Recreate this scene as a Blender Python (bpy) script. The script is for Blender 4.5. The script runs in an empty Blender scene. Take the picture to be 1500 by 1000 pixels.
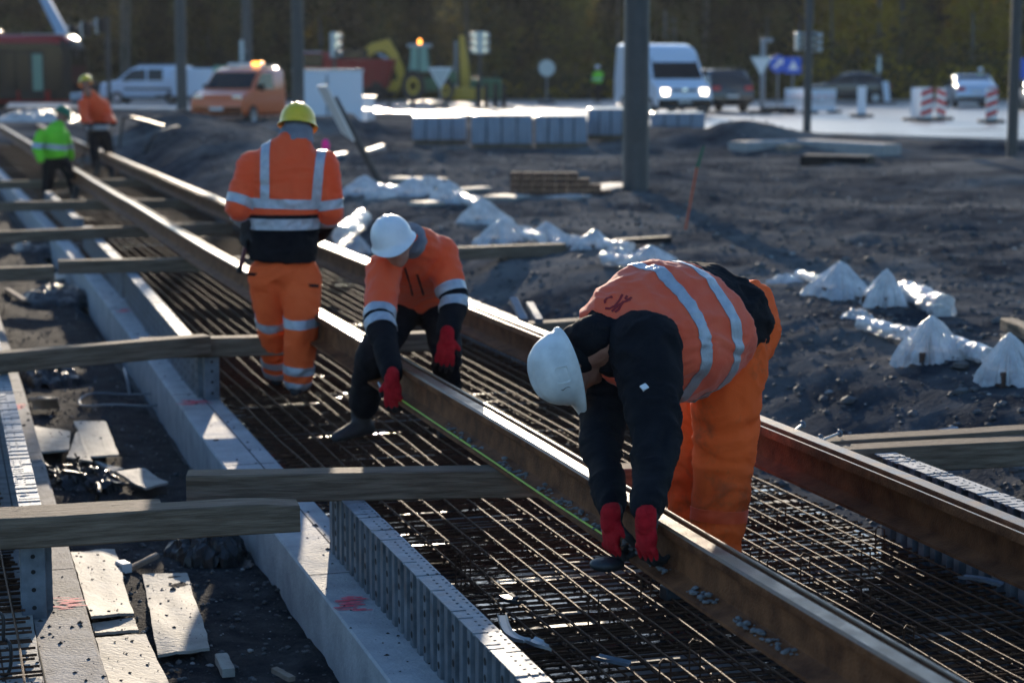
import bpy, bmesh, math, random
import numpy as np
from mathutils import Vector, Matrix, noise as MN
random.seed(7); R = math.radians
C = bpy.data.collections.new('site'); bpy.context.scene.collection.children.link(C)
SC = bpy.context.scene
# ------------------------------------------------------------------ camera, sky, sun, exposure
HC = 2.03; F_PX = 2917.0; PITCH = math.atan((500-101)/F_PX)
cam = bpy.data.cameras.new('camera'); camo = bpy.data.objects.new('camera', cam); C.objects.link(camo)
camo.location = (0, 0, HC); camo.rotation_euler = (math.pi/2-PITCH, 0, 0)
cam.lens = 70; cam.sensor_width = 36; cam.clip_start = .1; cam.clip_end = 3000
cam.dof.use_dof = True; cam.dof.focus_distance = 7.35; cam.dof.aperture_fstop = 2.8
SC.camera = camo
SUN_EL, SUN_AZ = 11.2, -4.0          # azimuth from +Y, negative = to the left
world = bpy.data.worlds.new('World'); SC.world = world; world.use_nodes = True
wn = world.node_tree; bg = wn.nodes['Background']
sky = wn.nodes.new('ShaderNodeTexSky'); sky.sky_type = 'NISHITA'; sky.sun_disc = False
sky.sun_elevation = R(SUN_EL); sky.sun_rotation = R(SUN_AZ); sky.air_density = 1.0; sky.dust_density = .4; sky.ozone_density = 3.6
wn.links.new(sky.outputs[0], bg.inputs[0]); bg.inputs[1].default_value = .15
sl = bpy.data.lights.new('sun', 'SUN'); sl.energy = 4.2; sl.angle = R(.5); sl.color = (1, .84, .64)
so = bpy.data.objects.new('sun', sl); C.objects.link(so); so.location = (-10, 60, 30)
sd = Vector((math.sin(R(SUN_AZ))*math.cos(R(SUN_EL)), math.cos(R(SUN_AZ))*math.cos(R(SUN_EL)), math.sin(R(SUN_EL))))
so.rotation_euler = (-sd).to_track_quat('-Z', 'Y').to_euler()
SC.view_settings.view_transform = 'Standard'; SC.view_settings.look = 'None'
SC.view_settings.exposure = 0.92; SC.view_settings.gamma = 1
SC.render.engine = 'CYCLES'; SC.cycles.use_denoising = True
SC.cycles.max_bounces = 6; SC.cycles.diffuse_bounces = 3; SC.cycles.glossy_bounces = 3; SC.cycles.transmission_bounces = 4
SC.cycles.volume_bounces = 0; SC.cycles.caustics_reflective = False; SC.cycles.caustics_refractive = False
SC.cycles.sample_clamp_indirect = 4.0

# ------------------------------------------------------------------ measuring helpers
_c, _s = math.cos(PITCH), math.sin(PITCH)
def ray(x, y):
    a = (x-750)/F_PX; b = (500-y)/F_PX
    return Vector((a, _c+_s*b, -_s+_c*b))
def un(x, y, z):                      # point of the photograph lying at height z
    d = ray(x, y); t = (z-HC)/d.z
    return d*t+Vector((0, 0, HC))
def at(x, y, Y):                      # point of the photograph lying at distance Y
    d = ray(x, y); return d*(Y/d.y)+Vector((0, 0, HC))
_n = math.hypot(1, .302); UD = Vector((-.302/_n, 1/_n, 0)); VD = Vector((1/_n, .302/_n, 0)); OO = Vector((2.575, 0, 0))
def T(u, v, z=0): return OO+UD*u+VD*v+Vector((0, 0, z))
def uv(P): q = Vector((P[0], P[1], 0))-OO; return q.dot(UD), q.dot(VD)
def lerp(tab, x):
    if x <= tab[0][0]: return tab[0][1]
    for (a, b), (c, d) in zip(tab, tab[1:]):
        if x <= c: return b+(d-b)*(x-a)/(c-a)
    return tab[-1][1]
TROT = math.atan2(.302, 1)            # rotation about Z that turns +Y into the track direction

# ------------------------------------------------------------------ mesh builder
class MB:
    def __init__(s): s.v = []; s.f = []; s.m = []
    def add(s, vs, fs, m=0):
        o = len(s.v); s.v += [Vector(p) for p in vs]; s.f += [[o+i for i in f] for f in fs]; s.m += [m]*len(fs); return s
    def box(s, c, d, rot=None, m=0, taper=1.0):
        x, y, z = d[0]/2, d[1]/2, d[2]/2; t = taper
        vs = [Vector(p) for p in ((-x,-y,-z),(x,-y,-z),(x,y,-z),(-x,y,-z),(-x*t,-y*t,z),(x*t,-y*t,z),(x*t,y*t,z),(-x*t,y*t,z))]
        if rot is not None: vs = [rot @ p for p in vs]
        c = Vector(c); return s.hexa([p+c for p in vs], m)
    def hexa(s, p, m=0):
        return s.add(p, [(3,2,1,0),(4,5,6,7),(0,1,5,4),(1,2,6,5),(2,3,7,6),(3,0,4,7)], m)
    def loft(s, rings, closed=True, caps=True, m=0):
        n = len(rings[0]); vs = [p for r in rings for p in r]; fs = []
        for i in range(len(rings)-1):
            for j in range(n if closed else n-1):
                a = i*n+j; b = i*n+(j+1) % n; fs.append((a, b, b+n, a+n))
        if caps and closed:
            fs.append(tuple(range(n))[::-1]); fs.append(tuple((len(rings)-1)*n+j for j in range(n)))
        return s.add(vs, fs, m)
    def tube(s, pts, r, n=8, m=0, caps=True):
        pts = [Vector(p) for p in pts]; k = len(pts)
        if not hasattr(r, '__len__'): r = [r]*k
        rings = []; prev = None
        for i, p in enumerate(pts):
            t = (pts[min(i+1, k-1)]-pts[max(i-1, 0)]).normalized()
            if prev is None:
                a = Vector((0, 0, 1)) if abs(t.z) < .9 else Vector((1, 0, 0)); x = t.cross(a).normalized()
            else:
                x = prev-t*prev.dot(t); x = x.normalized() if x.length > 1e-6 else t.orthogonal().normalized()
            prev = x; y = t.cross(x)
            rings.append([p+(x*math.cos(2*math.pi*j/n)+y*math.sin(2*math.pi*j/n))*r[i] for j in range(n)])
        return s.loft(rings, True, caps, m)
    def capsule(s, a, b, ra, rb, n=14, m=0, flat=None):
        # rounded limb; flat=(axis, factor) squashes it along an axis
        a = Vector(a); b = Vector(b); t = (b-a); L = t.length; t = t.normalized() if L > 1e-6 else Vector((0, 0, 1))
        P = []; r = []
        for k in (80, 55, 30): P.append(a-t*ra*math.sin(R(k))); r.append(ra*math.cos(R(k)))
        for k in range(7): w = k/6; P.append(a+(b-a)*w); r.append(ra+(rb-ra)*w)
        for k in (30, 55, 80): P.append(b+t*rb*math.sin(R(k))); r.append(rb*math.cos(R(k)))
        s.tube(P, r, n, m); return s
    def ell(s, c, ax, n=16, m=0):
        # ellipsoid: ax = three half-axis vectors
        c = Vector(c); A = [Vector(q) for q in ax]; rings = []
        for i in range(1, n):
            th = math.pi*i/n
            rings.append([c+A[2]*math.cos(th)+(A[0]*math.cos(2*math.pi*j/(2*n))+A[1]*math.sin(2*math.pi*j/(2*n)))*math.sin(th) for j in range(2*n)])
        return s.loft(rings, True, True, m)
    def lathe(s, prof, c=(0, 0, 0), n=20, m=0, rot=None, caps=True):
        rings = []
        for r, z in prof:
            ring = [Vector((r*math.cos(2*math.pi*j/n), r*math.sin(2*math.pi*j/n), z)) for j in range(n)]
            if rot is not None: ring = [rot @ p for p in ring]
            rings.append([p+Vector(c) for p in ring])
        return s.loft(rings, True, caps, m)
    def prism(s, poly, off, m=0):
        # closed 3-D polygon extruded by vector off
        poly = [Vector(p) for p in poly]; n = len(poly); off = Vector(off)
        return s.loft([poly, [p+off for p in poly]], True, True, m)
    def build(s, name, mats, parent=None, smooth=40, bevel=0, origin=None, solid=0, sub=0):
        me = bpy.data.meshes.new(name)
        o0 = Vector(origin) if origin is not None else Vector((0, 0, 0))
        me.from_pydata([tuple(p-o0) for p in s.v], [], s.f)
        if not isinstance(mats, (list, tuple)): mats = [mats]
        for q in mats: me.materials.append(q)
        if len(mats) > 1: me.polygons.foreach_set('material_index', s.m)
        bm = bmesh.new(); bm.from_mesh(me); bmesh.ops.recalc_face_normals(bm, faces=bm.faces); bm.to_mesh(me); bm.free()
        if smooth: me.shade_smooth(); me.set_sharp_from_angle(angle=R(smooth))
        o = bpy.data.objects.new(name, me); C.objects.link(o)
        if origin is not None: o.location = o0
        if parent is not None:
            o.parent = parent
            if origin is not None: o.location = o0-parent.location
        if solid: q = o.modifiers.new('s', 'SOLIDIFY'); q.thickness = solid
        if bevel: q = o.modifiers.new('b', 'BEVEL'); q.width = bevel; q.segments = 2; q.limit_method = 'ANGLE'; q.angle_limit = R(40)
        if sub: q = o.modifiers.new('u', 'SUBSURF'); q.levels = sub; q.render_levels = sub
        return o
    def wbuild(s, name, mats, parent, **k):       # world coordinates under an unrotated root
        s.v = [p-parent.location for p in s.v]; return s.build(name, mats, parent, **k)
def tag(o, label=None, cat=None, group=None, kind=None):
    if label: o['label'] = label
    if cat: o['category'] = cat
    if group: o['group'] = group
    if kind: o['kind'] = kind
    return o
def root(name, loc, label, cat, group=None, rz=0):
    o = bpy.data.objects.new(name, None); C.objects.link(o); o.location = loc; o.rotation_euler.z = rz; o.empty_display_size = .2
    return tag(o, label, cat, group)
def copy_tree(o, parent=None):
    kids = [c for c in o.children]
    c = o.copy(); C.objects.link(c); c.parent = parent
    for k in kids: copy_tree(k, c)
    return c
def dup(o, loc, rz=0, label=None, group=None):
    c = copy_tree(o); c.location = loc; c.rotation_euler.z = rz
    if label: c['label'] = label
    if group: c['group'] = group
    return c

# ------------------------------------------------------------------ materials (all procedural)
def mat(name, col, rough=.7, metal=0, col2=None, scale=8, bump=0, bscale=40, stretch=None, detail=6, spec=.5, rvar=0, lo=.35, hi=.65, emit=None, trans=0, alpha=1, tl=0, coat=0, sheen=0, gen=False):
    m = bpy.data.materials.new(name); m.use_nodes = True; nt = m.node_tree; N = nt.nodes; L = nt.links
    b = N['Principled BSDF']; b.inputs['Base Color'].default_value = (*col, 1); b.inputs['Roughness'].default_value = rough
    b.inputs['Metallic'].default_value = metal; b.inputs['Specular IOR Level'].default_value = spec
    if coat: b.inputs['Coat Weight'].default_value = coat; b.inputs['Coat Roughness'].default_value = .08
    if sheen: b.inputs['Sheen Weight'].default_value = sheen; b.inputs['Sheen Roughness'].default_value = .4
    if trans: b.inputs['Transmission Weight'].default_value = trans; b.inputs['IOR'].default_value = 1.45
    if alpha < 1: b.inputs['Alpha'].default_value = alpha
    if emit: b.inputs['Emission Color'].default_value = (*emit[0], 1); b.inputs['Emission Strength'].default_value = emit[1]
    tc = N.new('ShaderNodeTexCoord'); mp = N.new('ShaderNodeMapping'); L.new(tc.outputs['Object'], mp.inputs[0])
    if stretch: mp.inputs['Scale'].default_value = stretch
    if col2 is not None or rvar:
        n = N.new('ShaderNodeTexNoise'); n.inputs['Scale'].default_value = scale; n.inputs['Detail'].default_value = detail; n.inputs['Roughness'].default_value = .6
        L.new(mp.outputs[0], n.inputs['Vector'])
        cr = N.new('ShaderNodeValToRGB'); cr.color_ramp.elements[0].position = lo; cr.color_ramp.elements[1].position = hi
        cr.color_ramp.elements[0].color = (*col, 1); cr.color_ramp.elements[1].color = (*(col2 or col), 1)
        L.new(n.outputs[0], cr.inputs[0]); L.new(cr.outputs[0], b.inputs['Base Color'])
        if rvar:
            mr = N.new('ShaderNodeMapRange'); mr.inputs['From Min'].default_value = lo; mr.inputs['From Max'].default_value = hi
            mr.inputs['To Min'].default_value = rough; mr.inputs['To Max'].default_value = min(1, max(.02, rough+rvar))
            L.new(n.outputs[0], mr.inputs[0]); L.new(mr.outputs[0], b.inputs['Roughness'])
    if bump:
        n2 = N.new('ShaderNodeTexNoise'); n2.inputs['Scale'].default_value = bscale; n2.inputs['Detail'].default_value = 5
        L.new(mp.outputs[0], n2.inputs['Vector'])
        bp = N.new('ShaderNodeBump'); bp.inputs['Strength'].default_value = bump; bp.inputs['Distance'].default_value = .02
        L.new(n2.outputs[0], bp.inputs['Height']); L.new(bp.outputs[0], b.inputs['Normal'])
    if tl:
        out = N['Material Output']; t = N.new('ShaderNodeBsdfTranslucent'); mx = N.new('ShaderNodeMixShader'); mx.inputs[0].default_value = tl
        src = b.inputs['Base Color'].links[0].from_socket if b.inputs['Base Color'].is_linked else None
        if src: L.new(src, t.inputs[0])
        else: t.inputs[0].default_value = (*col, 1)
        L.new(b.outputs[0], mx.inputs[1]); L.new(t.outputs[0], mx.inputs[2]); L.new(mx.outputs[0], out.inputs[0])
    return m
M = {}
M['dirt'] = mat('dirt', (.026, .030, .037), .95, col2=(.102, .105, .110), scale=2.2, bump=1.0, bscale=34, detail=14, spec=.0, lo=.36, hi=.68)
def dirt_patches(m, c3, sc, lo, hi):
    nt = m.node_tree; b = nt.nodes['Principled BSDF']; src = b.inputs['Base Color'].links[0].from_socket; n = nt.nodes.new('ShaderNodeTexNoise'); n.inputs['Scale'].default_value = sc; n.inputs['Detail'].default_value = 9; n.inputs['Roughness'].default_value = .68
    tc = nt.nodes.new('ShaderNodeTexCoord'); nt.links.new(tc.outputs['Object'], n.inputs['Vector']); mr = nt.nodes.new('ShaderNodeMapRange'); mr.inputs['From Min'].default_value = lo; mr.inputs['From Max'].default_value = hi; nt.links.new(n.outputs[0], mr.inputs[0])
    mx = nt.nodes.new('ShaderNodeMix'); mx.data_type = 'RGBA'; nt.links.new(mr.outputs[0], mx.inputs[0]); nt.links.new(src, mx.inputs[6]); mx.inputs[7].default_value = (*c3, 1); nt.links.new(mx.outputs[2], b.inputs['Base Color'])
dirt_patches(M['dirt'], (.215, .205, .19), .35, .45, .68)
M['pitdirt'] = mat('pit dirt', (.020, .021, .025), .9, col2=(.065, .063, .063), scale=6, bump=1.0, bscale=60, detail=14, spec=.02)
M['stone'] = mat('stone', (.06, .06, .063), .8, col2=(.17, .165, .16), scale=3, bump=.4, bscale=60)
M['asphalt'] = mat('asphalt', (.11, .108, .105), .30, col2=(.17, .165, .16), scale=.8, bump=.1, bscale=80, rvar=.10, spec=.8)
M['roadpaint'] = mat('road paint', (.6, .6, .58), .6)
M['kerb'] = mat('kerb stone', (.25, .25, .25), .8, col2=(.34, .33, .32), scale=6, bump=.2)
M['conc'] = mat('concrete', (.23, .245, .265), .72, col2=(.40, .41, .425), scale=5, bump=.35, bscale=60, detail=12, rvar=.15, lo=.3, hi=.62)
M['concdirty'] = mat('concrete dirty', (.17, .163, .158), .8, col2=(.33, .315, .30), scale=9, bump=.25, bscale=70, detail=12, spec=.2)
M['blind'] = mat('wet blinding concrete', (.04, .04, .042), .05, col2=(.11, .108, .105), scale=1.7, bump=.10, bscale=12, detail=8, rvar=.6, lo=.50, hi=.60)
M['rust'] = mat('rail rust', (.085, .032, .016), .65, metal=0, col2=(.21, .085, .038), scale=9, bump=.35, bscale=110, detail=12, spec=.1)
M['rebar'] = mat('rebar rust', (.058, .028, .016), .68, metal=.15, col2=(.11, .052, .028), scale=30, bump=.6, bscale=160, spec=.2)
M['railtop'] = mat('rail running surface', (.10, .052, .03), .28, metal=.08, col2=(.21, .125, .072), scale=11, bump=.12, bscale=150, rvar=.25, spec=.35)
M['galv'] = mat('galvanised steel', (.085, .105, .13), .5, metal=.45, col2=(.19, .22, .26), scale=11, bump=.08, bscale=90, rvar=.2, detail=12)
M['galvtop'] = mat('galvanised flange', (.15, .17, .195), .55, metal=.3, col2=(.33, .35, .37), scale=13, bump=.2, bscale=90, rvar=.2, detail=12)
M['hole'] = mat('punched hole', (.008, .008, .009), .9)
M['wood'] = mat('weathered timber', (.085, .062, .044), .8, col2=(.20, .155, .118), scale=3, stretch=(1.2, 16, 16), bump=.5, bscale=10, detail=10, spec=.15)
M['woodend'] = mat('sawn timber end', (.20, .15, .11), .85, col2=(.28, .22, .17), scale=25, bump=.3)
M['board'] = mat('cement board', (.27, .255, .225), .75, col2=(.42, .40, .36), scale=7, bump=.25, bscale=50, detail=12, spec=.2)
M['speck'] = mat('dirt specks', (.03, .027, .025), .9)
M['blackpl'] = mat('black plastic', (.012, .012, .013), .28, bump=.4, bscale=30, rvar=.25, col2=(.02, .02, .022), scale=10)
M['cable'] = mat('cable rubber', (.015, .015, .016), .45)
M['greycab'] = mat('grey hose', (.16, .19, .21), .45)
M['foil'] = mat('clear plastic foil', (.50, .52, .55), .2, col2=(.84, .85, .86), scale=9, bump=.9, bscale=30, alpha=.66, spec=.8)
M['pink'] = mat('pink marking spray', (.75, .05, .10), .75, col2=(.85, .12, .18), scale=40)
M['orange'] = mat('hi-vis orange cloth', (1.0, .115, .035), .75, col2=(1.0, .15, .055), scale=6, bump=.25, bscale=260, tl=.2, sheen=.3, spec=.2)
M['vest'] = mat('hi-vis orange vest', (1.0, .125, .055), .72, col2=(1.0, .175, .09), scale=7, bump=.25, bscale=220, tl=.2, sheen=.3, spec=.2)
M['trouser'] = mat('dirty orange trousers', (.40, .085, .035), .85, col2=(1.0, .14, .028), scale=4.2, bump=.35, bscale=240, lo=.31, hi=.46, detail=9, tl=.1, spec=.2)
M['trouser2'] = mat('orange work trousers', (.92, .13, .032), .8, col2=(1.0, .165, .045), scale=5, bump=.3, bscale=240, tl=.15, spec=.2)
M['green'] = mat('hi-vis green cloth', (.16, .62, .02), .75, col2=(.24, .78, .04), scale=6, bump=.2, bscale=200, tl=.2)
M['navy'] = mat('dark navy cloth', (.0045, .005, .008), .85, col2=(.010, .011, .015), scale=8, bump=.4, bscale=220, spec=.15)
M['refl'] = mat('reflective tape', (.34, .38, .44), .38, metal=.35, col2=(.46, .50, .56), scale=30, bump=.3, bscale=260)
M['skin'] = mat('skin', (.27, .115, .08), .55, col2=(.35, .165, .115), scale=25, bump=.12, bscale=160)
M['glove'] = mat('red knit glove', (.40, .006, .014), .85, col2=(.58, .014, .026), scale=30, bump=.7, bscale=330, spec=.2)
M['glovedk'] = mat('dark glove', (.016, .016, .018), .8, bump=.4, bscale=300)
M['white'] = mat('white helmet plastic', (.62, .65, .68), .34, col2=(.74, .76, .78), scale=7, rvar=.12, bump=.06, bscale=40)
M['scuffed'] = mat('scuffed white helmet plastic', (.50, .52, .53), .42, col2=(.72, .74, .75), scale=9, rvar=.1, detail=12, bump=.08, bscale=60)
M['scuff'] = mat('scuff marks', (.17, .15, .14), .7)
M['yellow'] = mat('yellow helmet plastic', (.62, .45, .02), .35, col2=(.70, .52, .04), scale=8)
M['greenhel'] = mat('green helmet plastic', (.012, .13, .06), .35)
M['boot'] = mat('dark boots', (.018, .018, .021), .65, bump=.3, bscale=120)
M['darktool'] = mat('dark steel tool', (.03, .034, .04), .5, metal=.4, bump=.2, bscale=60)
M['tape'] = mat('yellow green cord', (.36, .52, .05), .6)
M['mast'] = mat('mast paint', (.028, .030, .034), .5, col2=(.040, .042, .046), scale=5, bump=.1, bscale=30)
M['steel'] = mat('grey steel', (.22, .24, .27), .45, metal=.5)
M['brick'] = mat('dark brown pavers', (.055, .030, .022), .85, col2=(.10, .055, .04), scale=9, bump=.4, bscale=40)
M['glass'] = mat('dark window glass', (.006, .009, .012), .08, spec=.3)
M['glasslt'] = mat('greenish cab glass', (.25, .5, .42), .12, tl=.5)
M['tyre'] = mat('tyre', (.015, .015, .016), .85)
M['rim'] = mat('alloy rim', (.35, .36, .38), .35, metal=.7)
M['chrome'] = mat('lamp chrome', (.7, .7, .7), .15, metal=.8)
M['lampon'] = mat('lit headlamp', (1, .95, .85), .2, emit=((1, .82, .6), 3.5))
M['tail'] = mat('red tail lamp', (.5, .01, .02), .3)
M['plate'] = mat('number plate', (.6, .6, .6), .5)
M['pwhite'] = mat('white vehicle paint', (.58, .64, .74), .3, coat=.5)
M['pblack'] = mat('black vehicle paint', (.022, .025, .03), .25, spec=.5, coat=.5)
M['psilver'] = mat('silver blue paint', (.45, .52, .62), .3, metal=.3, coat=.5)
M['porange'] = mat('orange vehicle paint', (.62, .12, .025), .35, coat=.4)
M['pred'] = mat('dark red paint', (.26, .012, .015), .4, spec=.3)
M['pyellow'] = mat('machine yellow', (.50, .30, .02), .45)
M['pgreen'] = mat('tractor green', (.02, .10, .04), .45)
M['pblue'] = mat('light blue boom', (.25, .38, .55), .45)
M['plastic'] = mat('black trim plastic', (.012, .012, .013), .6, spec=.2)
M['beacon'] = mat('orange beacon', (.9, .25, .02), .3, emit=((1, .33, .05), 3.5))
M['signblue'] = mat('traffic sign blue', (.01, .08, .48), .4)
M['signwhite'] = mat('sign white', (.72, .72, .72), .5)
M['signback'] = mat('sign back aluminium', (.42, .46, .46), .5, metal=.3)
M['signred'] = mat('sign red', (.55, .02, .03), .45)
M['bark'] = mat('bark', (.07, .065, .058), .9, col2=(.16, .148, .13), scale=6, stretch=(4, 4, 1), bump=.6, bscale=12, spec=.0)
M['leaf0'] = mat('dark autumn leaves', (.018, .021, .011), .8, col2=(.15, .125, .042), scale=.22, tl=.3, spec=.03, lo=.42, hi=.62)
M['leaf1'] = mat('olive autumn leaves', (.11, .10, .03), .8, col2=(.22, .17, .035), scale=.6, tl=.35, spec=.03)
M['leaf2'] = mat('yellow autumn leaves', (.22, .16, .015), .8, col2=(.36, .25, .02), scale=.9, tl=.4, spec=.03)
M['leafd'] = mat('undergrowth leaves', (.020, .024, .012), .85, col2=(.10, .085, .03), scale=.3, tl=.25, spec=.03, lo=.42, hi=.62)
M['hill'] = mat('wooded hill', (.012, .013, .009), .95, col2=(.03, .03, .016), scale=.25, bump=1, bscale=.5, spec=.0)
# ================================================================== THE SETTING
def sm(a, b, x): t = min(1, max(0, (x-a)/(b-a))); return t*t*(3-2*t)
MOUNDS = [(5.0, 43.5, .55, 2.2, 1.3), (3.6, 45.5, .4, 1.5, 1.2), (-7.8, 45, .75, 2.4, 3.0), (-5.6, 40, .4, 1.6, 2.5), (-4.6, 51, .55, 2.2, 2.0), (7.6, 30, .18, 2.5, 1.2), (11, 36, .2, 3, 1.5),
          (1.5, 31, .15, 2, 1.0), (6.5, 23, .12, 2, 1.3), (3.9, 17.2, .10, 1.2, .8), (2.9, 8.6, .12, .7, .5), (10.4, 41.8, .25, 3.4, .8), (-1.9, 38, .22, 1.5, 1.2)]
PV = [(-7, .3), (-5.2, .28), (-4.6, -.42), (-1.97, -.42), (-1.90, -.27), (-1.3, -.30), (-.95, -.31), (-.84, -.42), (1.64, -.42), (1.70, -.14), (2.05, -.16), (2.5, .02), (3.0, .22), (3.5, .29), (6, .30)]
def gz(x, y, fine=True):
    u, v = uv((x, y)); z = lerp(PV, v)
    if 1.68 < v < 3.4: z = lerp(PV, v+.16*MN.noise((u*.55, v*.6, 3))) if v > 1.95 else z
    k = sm(58, 66, u); z = z*(1-k)+.3*k
    for mx, my, h, rx, ry in MOUNDS:
        d = ((x-mx)/rx)**2+((y-my)/ry)**2
        if d < 9: z += h*math.exp(-d)*(1+.35*MN.noise((x*1.3, y*1.3, 1)))
    if fine and y < 75:
        dirt = sm(1.9, 2.7, v)*(1-k); pit = 1 if -1.9 < v < -.93 else 0
        if dirt: z += dirt*(.045*MN.noise((x*1.1, y*1.1, 5))+.030*MN.noise((x*3.1, y*3.1, 8))+.030*(.3-abs(MN.noise((x*5.5, y*5.5, 2))))+.040*abs(MN.noise((x*13, y*13, 4)))**1.5)
        if pit: z += .030*MN.noise((x*2.2, y*2.2, 6))+.020*MN.noise((x*7, y*7, 7))+.012*MN.noise((x*21, y*21, 9))
    if 1.9 < v and 8 < u < 60:
        for v0, ph in ((5.6, 0), (7.3, 0), (10.5, 2), (12.2, 2)):
            d = abs(v-(v0+1.1*math.sin(u*.13+ph)+.02*u)); z -= .075*math.exp(-(d/.16)**2)-.035*math.exp(-((d-.28)/.12)**2)
    if y > 116: z += .02*(y-116)+5.5*sm(135, 200, y)+7*sm(190, 330, y)
    return z
def axis(segs):
    out = []
    for a, b, st in segs:
        n = max(1, round((b-a)/st)); out += [a+(b-a)*i/n for i in range(n)]
    return out+[segs[-1][1]]
us = axis([(-300, -20, 40), (-20, 4, 3), (4, 16, .075), (16, 30, .16), (30, 62, .4), (62, 120, 3), (120, 420, 20), (420, 900, 120)])
vs_ = axis([(-700, -60, 80), (-60, -7, 6), (-7, -2, .4), (-2, -1.9, .1), (-1.9, -.95, .055), (-.95, -.8, .15), (-.8, 1.66, 1.2), (1.66, 4.6, .07), (4.6, 9, .16), (9, 22, .5), (22, 80, 4), (80, 700, 60)])
mb = MB(); nv = len(vs_)
for u in us:
    for v in vs_:
        p = T(u, v); mb.v.append(Vector((p.x, p.y, gz(p.x, p.y))))
for i in range(len(us)-1):
    for j in range(nv-1):
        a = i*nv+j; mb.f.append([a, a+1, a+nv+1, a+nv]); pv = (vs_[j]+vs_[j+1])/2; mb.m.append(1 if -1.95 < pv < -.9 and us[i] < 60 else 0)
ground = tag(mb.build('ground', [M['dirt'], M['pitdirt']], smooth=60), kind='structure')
# ---- road: asphalt sheet with kerb, reaching from the left of the site to its right
RN = [(-75, 104), (-40, 94), (-19.4, 87), (-12, 83.5), (-2.4, 76), (2, 66), (5.9, 56), (7.9, 52.8), (12.2, 48), (22, 40), (40, 30)]
mb = MB(); zr = .335; n = len(RN)
RD = []
for i, (x, y) in enumerate(RN):
    for k in range(13): RD.append(Vector((x+(0 if x < 0 else 0), y+(112-y)*k/12, zr)))
mb.v = RD
for i in range(n-1):
    for k in range(12): a = i*13+k; mb.f.append([a, a+13, a+14, a+1]); mb.m.append(0)
tag(mb.build('road', M['asphalt'], smooth=0), kind='structure')
mb = MB()
for (x0, y0), (x1, y1) in zip(RN, RN[1:]):
    d = Vector((x1-x0, y1-y0, 0)).normalized(); q = Vector((d.y, -d.x, 0))*.18
    a, b = Vector((x0, y0, .1)), Vector((x1, y1, .1)); e = Vector((0, 0, .27))
    mb.hexa([a+q, b+q, b, a, a+q+e, b+q+e, b+e, a+e])
tag(mb.build('kerb', M['kerb'], smooth=0), kind='structure')
mb = MB()
for (x0, x1, y) in [(-60, -30, 99), (-24, -8, 97.2), (-4, 12, 95.5), (16, 40, 93.5)]:
    mb.add([(x0, y, zr+.005), (x1, y-1.2, zr+.005), (x1, y-1.05, zr+.005), (x0, y+.15, zr+.005)], [(0, 1, 2, 3)])
tag(mb.build('road_marking', M['roadpaint'], smooth=0), kind='structure')

# ================================================================== THE TRACK
RLIP = [(3, 1.0), (6.3, .976), (8.3, .946), (12.4, .908), (22, .89), (60, .89)]
FWV = [(3, -.795), (6, -.785), (14, -.75), (19, -.64), (27, -.56), (60, -.52)]
KBV = [(3, -.985), (7.2, -.958), (11.8, -.93), (15.4, -.865), (21.9, -.79), (60, -.74)]
def rail(name, label, vl, mirror, W):
    # grooved rail swept along the track; vl(u) gives the outer lip edge
    # section in (a, z): a from lip edge (0) towards the head side (W)
    k = W/.105
    sec = [(-.014, 0), (.140, 0), (.140, .012), (.075, .028), (.068, .034), (.064, .120), (.072, .134), (W-.004, .142), (W, .150), (W, .172), (W-.008, .180), (.046*k, .180), (.042*k, .172), (.040*k, .140),
           (.016*k, .140), (.014*k, .172), (.011*k, .177), (.003, .177), (0, .170), (0, .142), (.046, .130), (.051, .118), (.050, .034), (.044, .028), (-.014, .012)]
    mb = MB(); rings = []
    uu = axis([(3.2, 16, .4), (16, 57, 1.5)])
    for u in uu:
        wob = .004*math.sin(u*1.7+(1 if mirror else 0))+.003*math.sin(u*.61)
        rings.append([T(u, vl(u)+(a if mirror else -a)+wob, .35+z+.004*math.sin(u*.9)) for a, z in sec])
    mb.loft(rings, True, True)
    # running surfaces (head and lip tops) get the worn material
    n = len(sec)
    fi = 0
    for i in range(len(rings)-1):
        for j in range(n):
            mb.m[fi] = 1 if j in (9, 10, 15, 16) else 0; fi += 1
    o = mb.build(name, [M['rust'], M['railtop']], origin=T(7, vl(7), .35), smooth=30)
    return tag(o, label, 'rail', 'grooved tram rails')
rail('rail', 'rusty grooved rail the workers bend over, running between the two white-helmeted men', lambda u: 0.0, False, .105)
rail('rail', 'rusty grooved rail nearest the dirt bank, behind the bending man in the orange vest', lambda u: lerp(RLIP, u), True, .118)
# ---- concrete slab under the mats
mb = MB()
g_u = axis([(3, 58, 1)]); g_v = axis([(-.78, 1.66, .15)])
def sheet(gu, gv, f, m=0, mb=None):
    o = len(mb.v); nv = len(gv)
    for u in gu:
        for v in gv: mb.v.append(f(u, v))
    for i in range(len(gu)-1):
        for j in range(nv-1): a = o+i*nv+j; mb.f.append([a, a+1, a+nv+1, a+nv]); mb.m.append(m)
sheet(g_u, g_v, lambda u, v: T(u, v, -.078), 0, mb)
tag(mb.build('slab', M['blind'], smooth=60), kind='structure')
mb = MB(); sheet(g_u, axis([(-4.5, -2.02, .4)]), lambda u, v: T(u, v, -.078), 0, mb)
tag(mb.build('slab', M['blind'], smooth=60), kind='structure')
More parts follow.
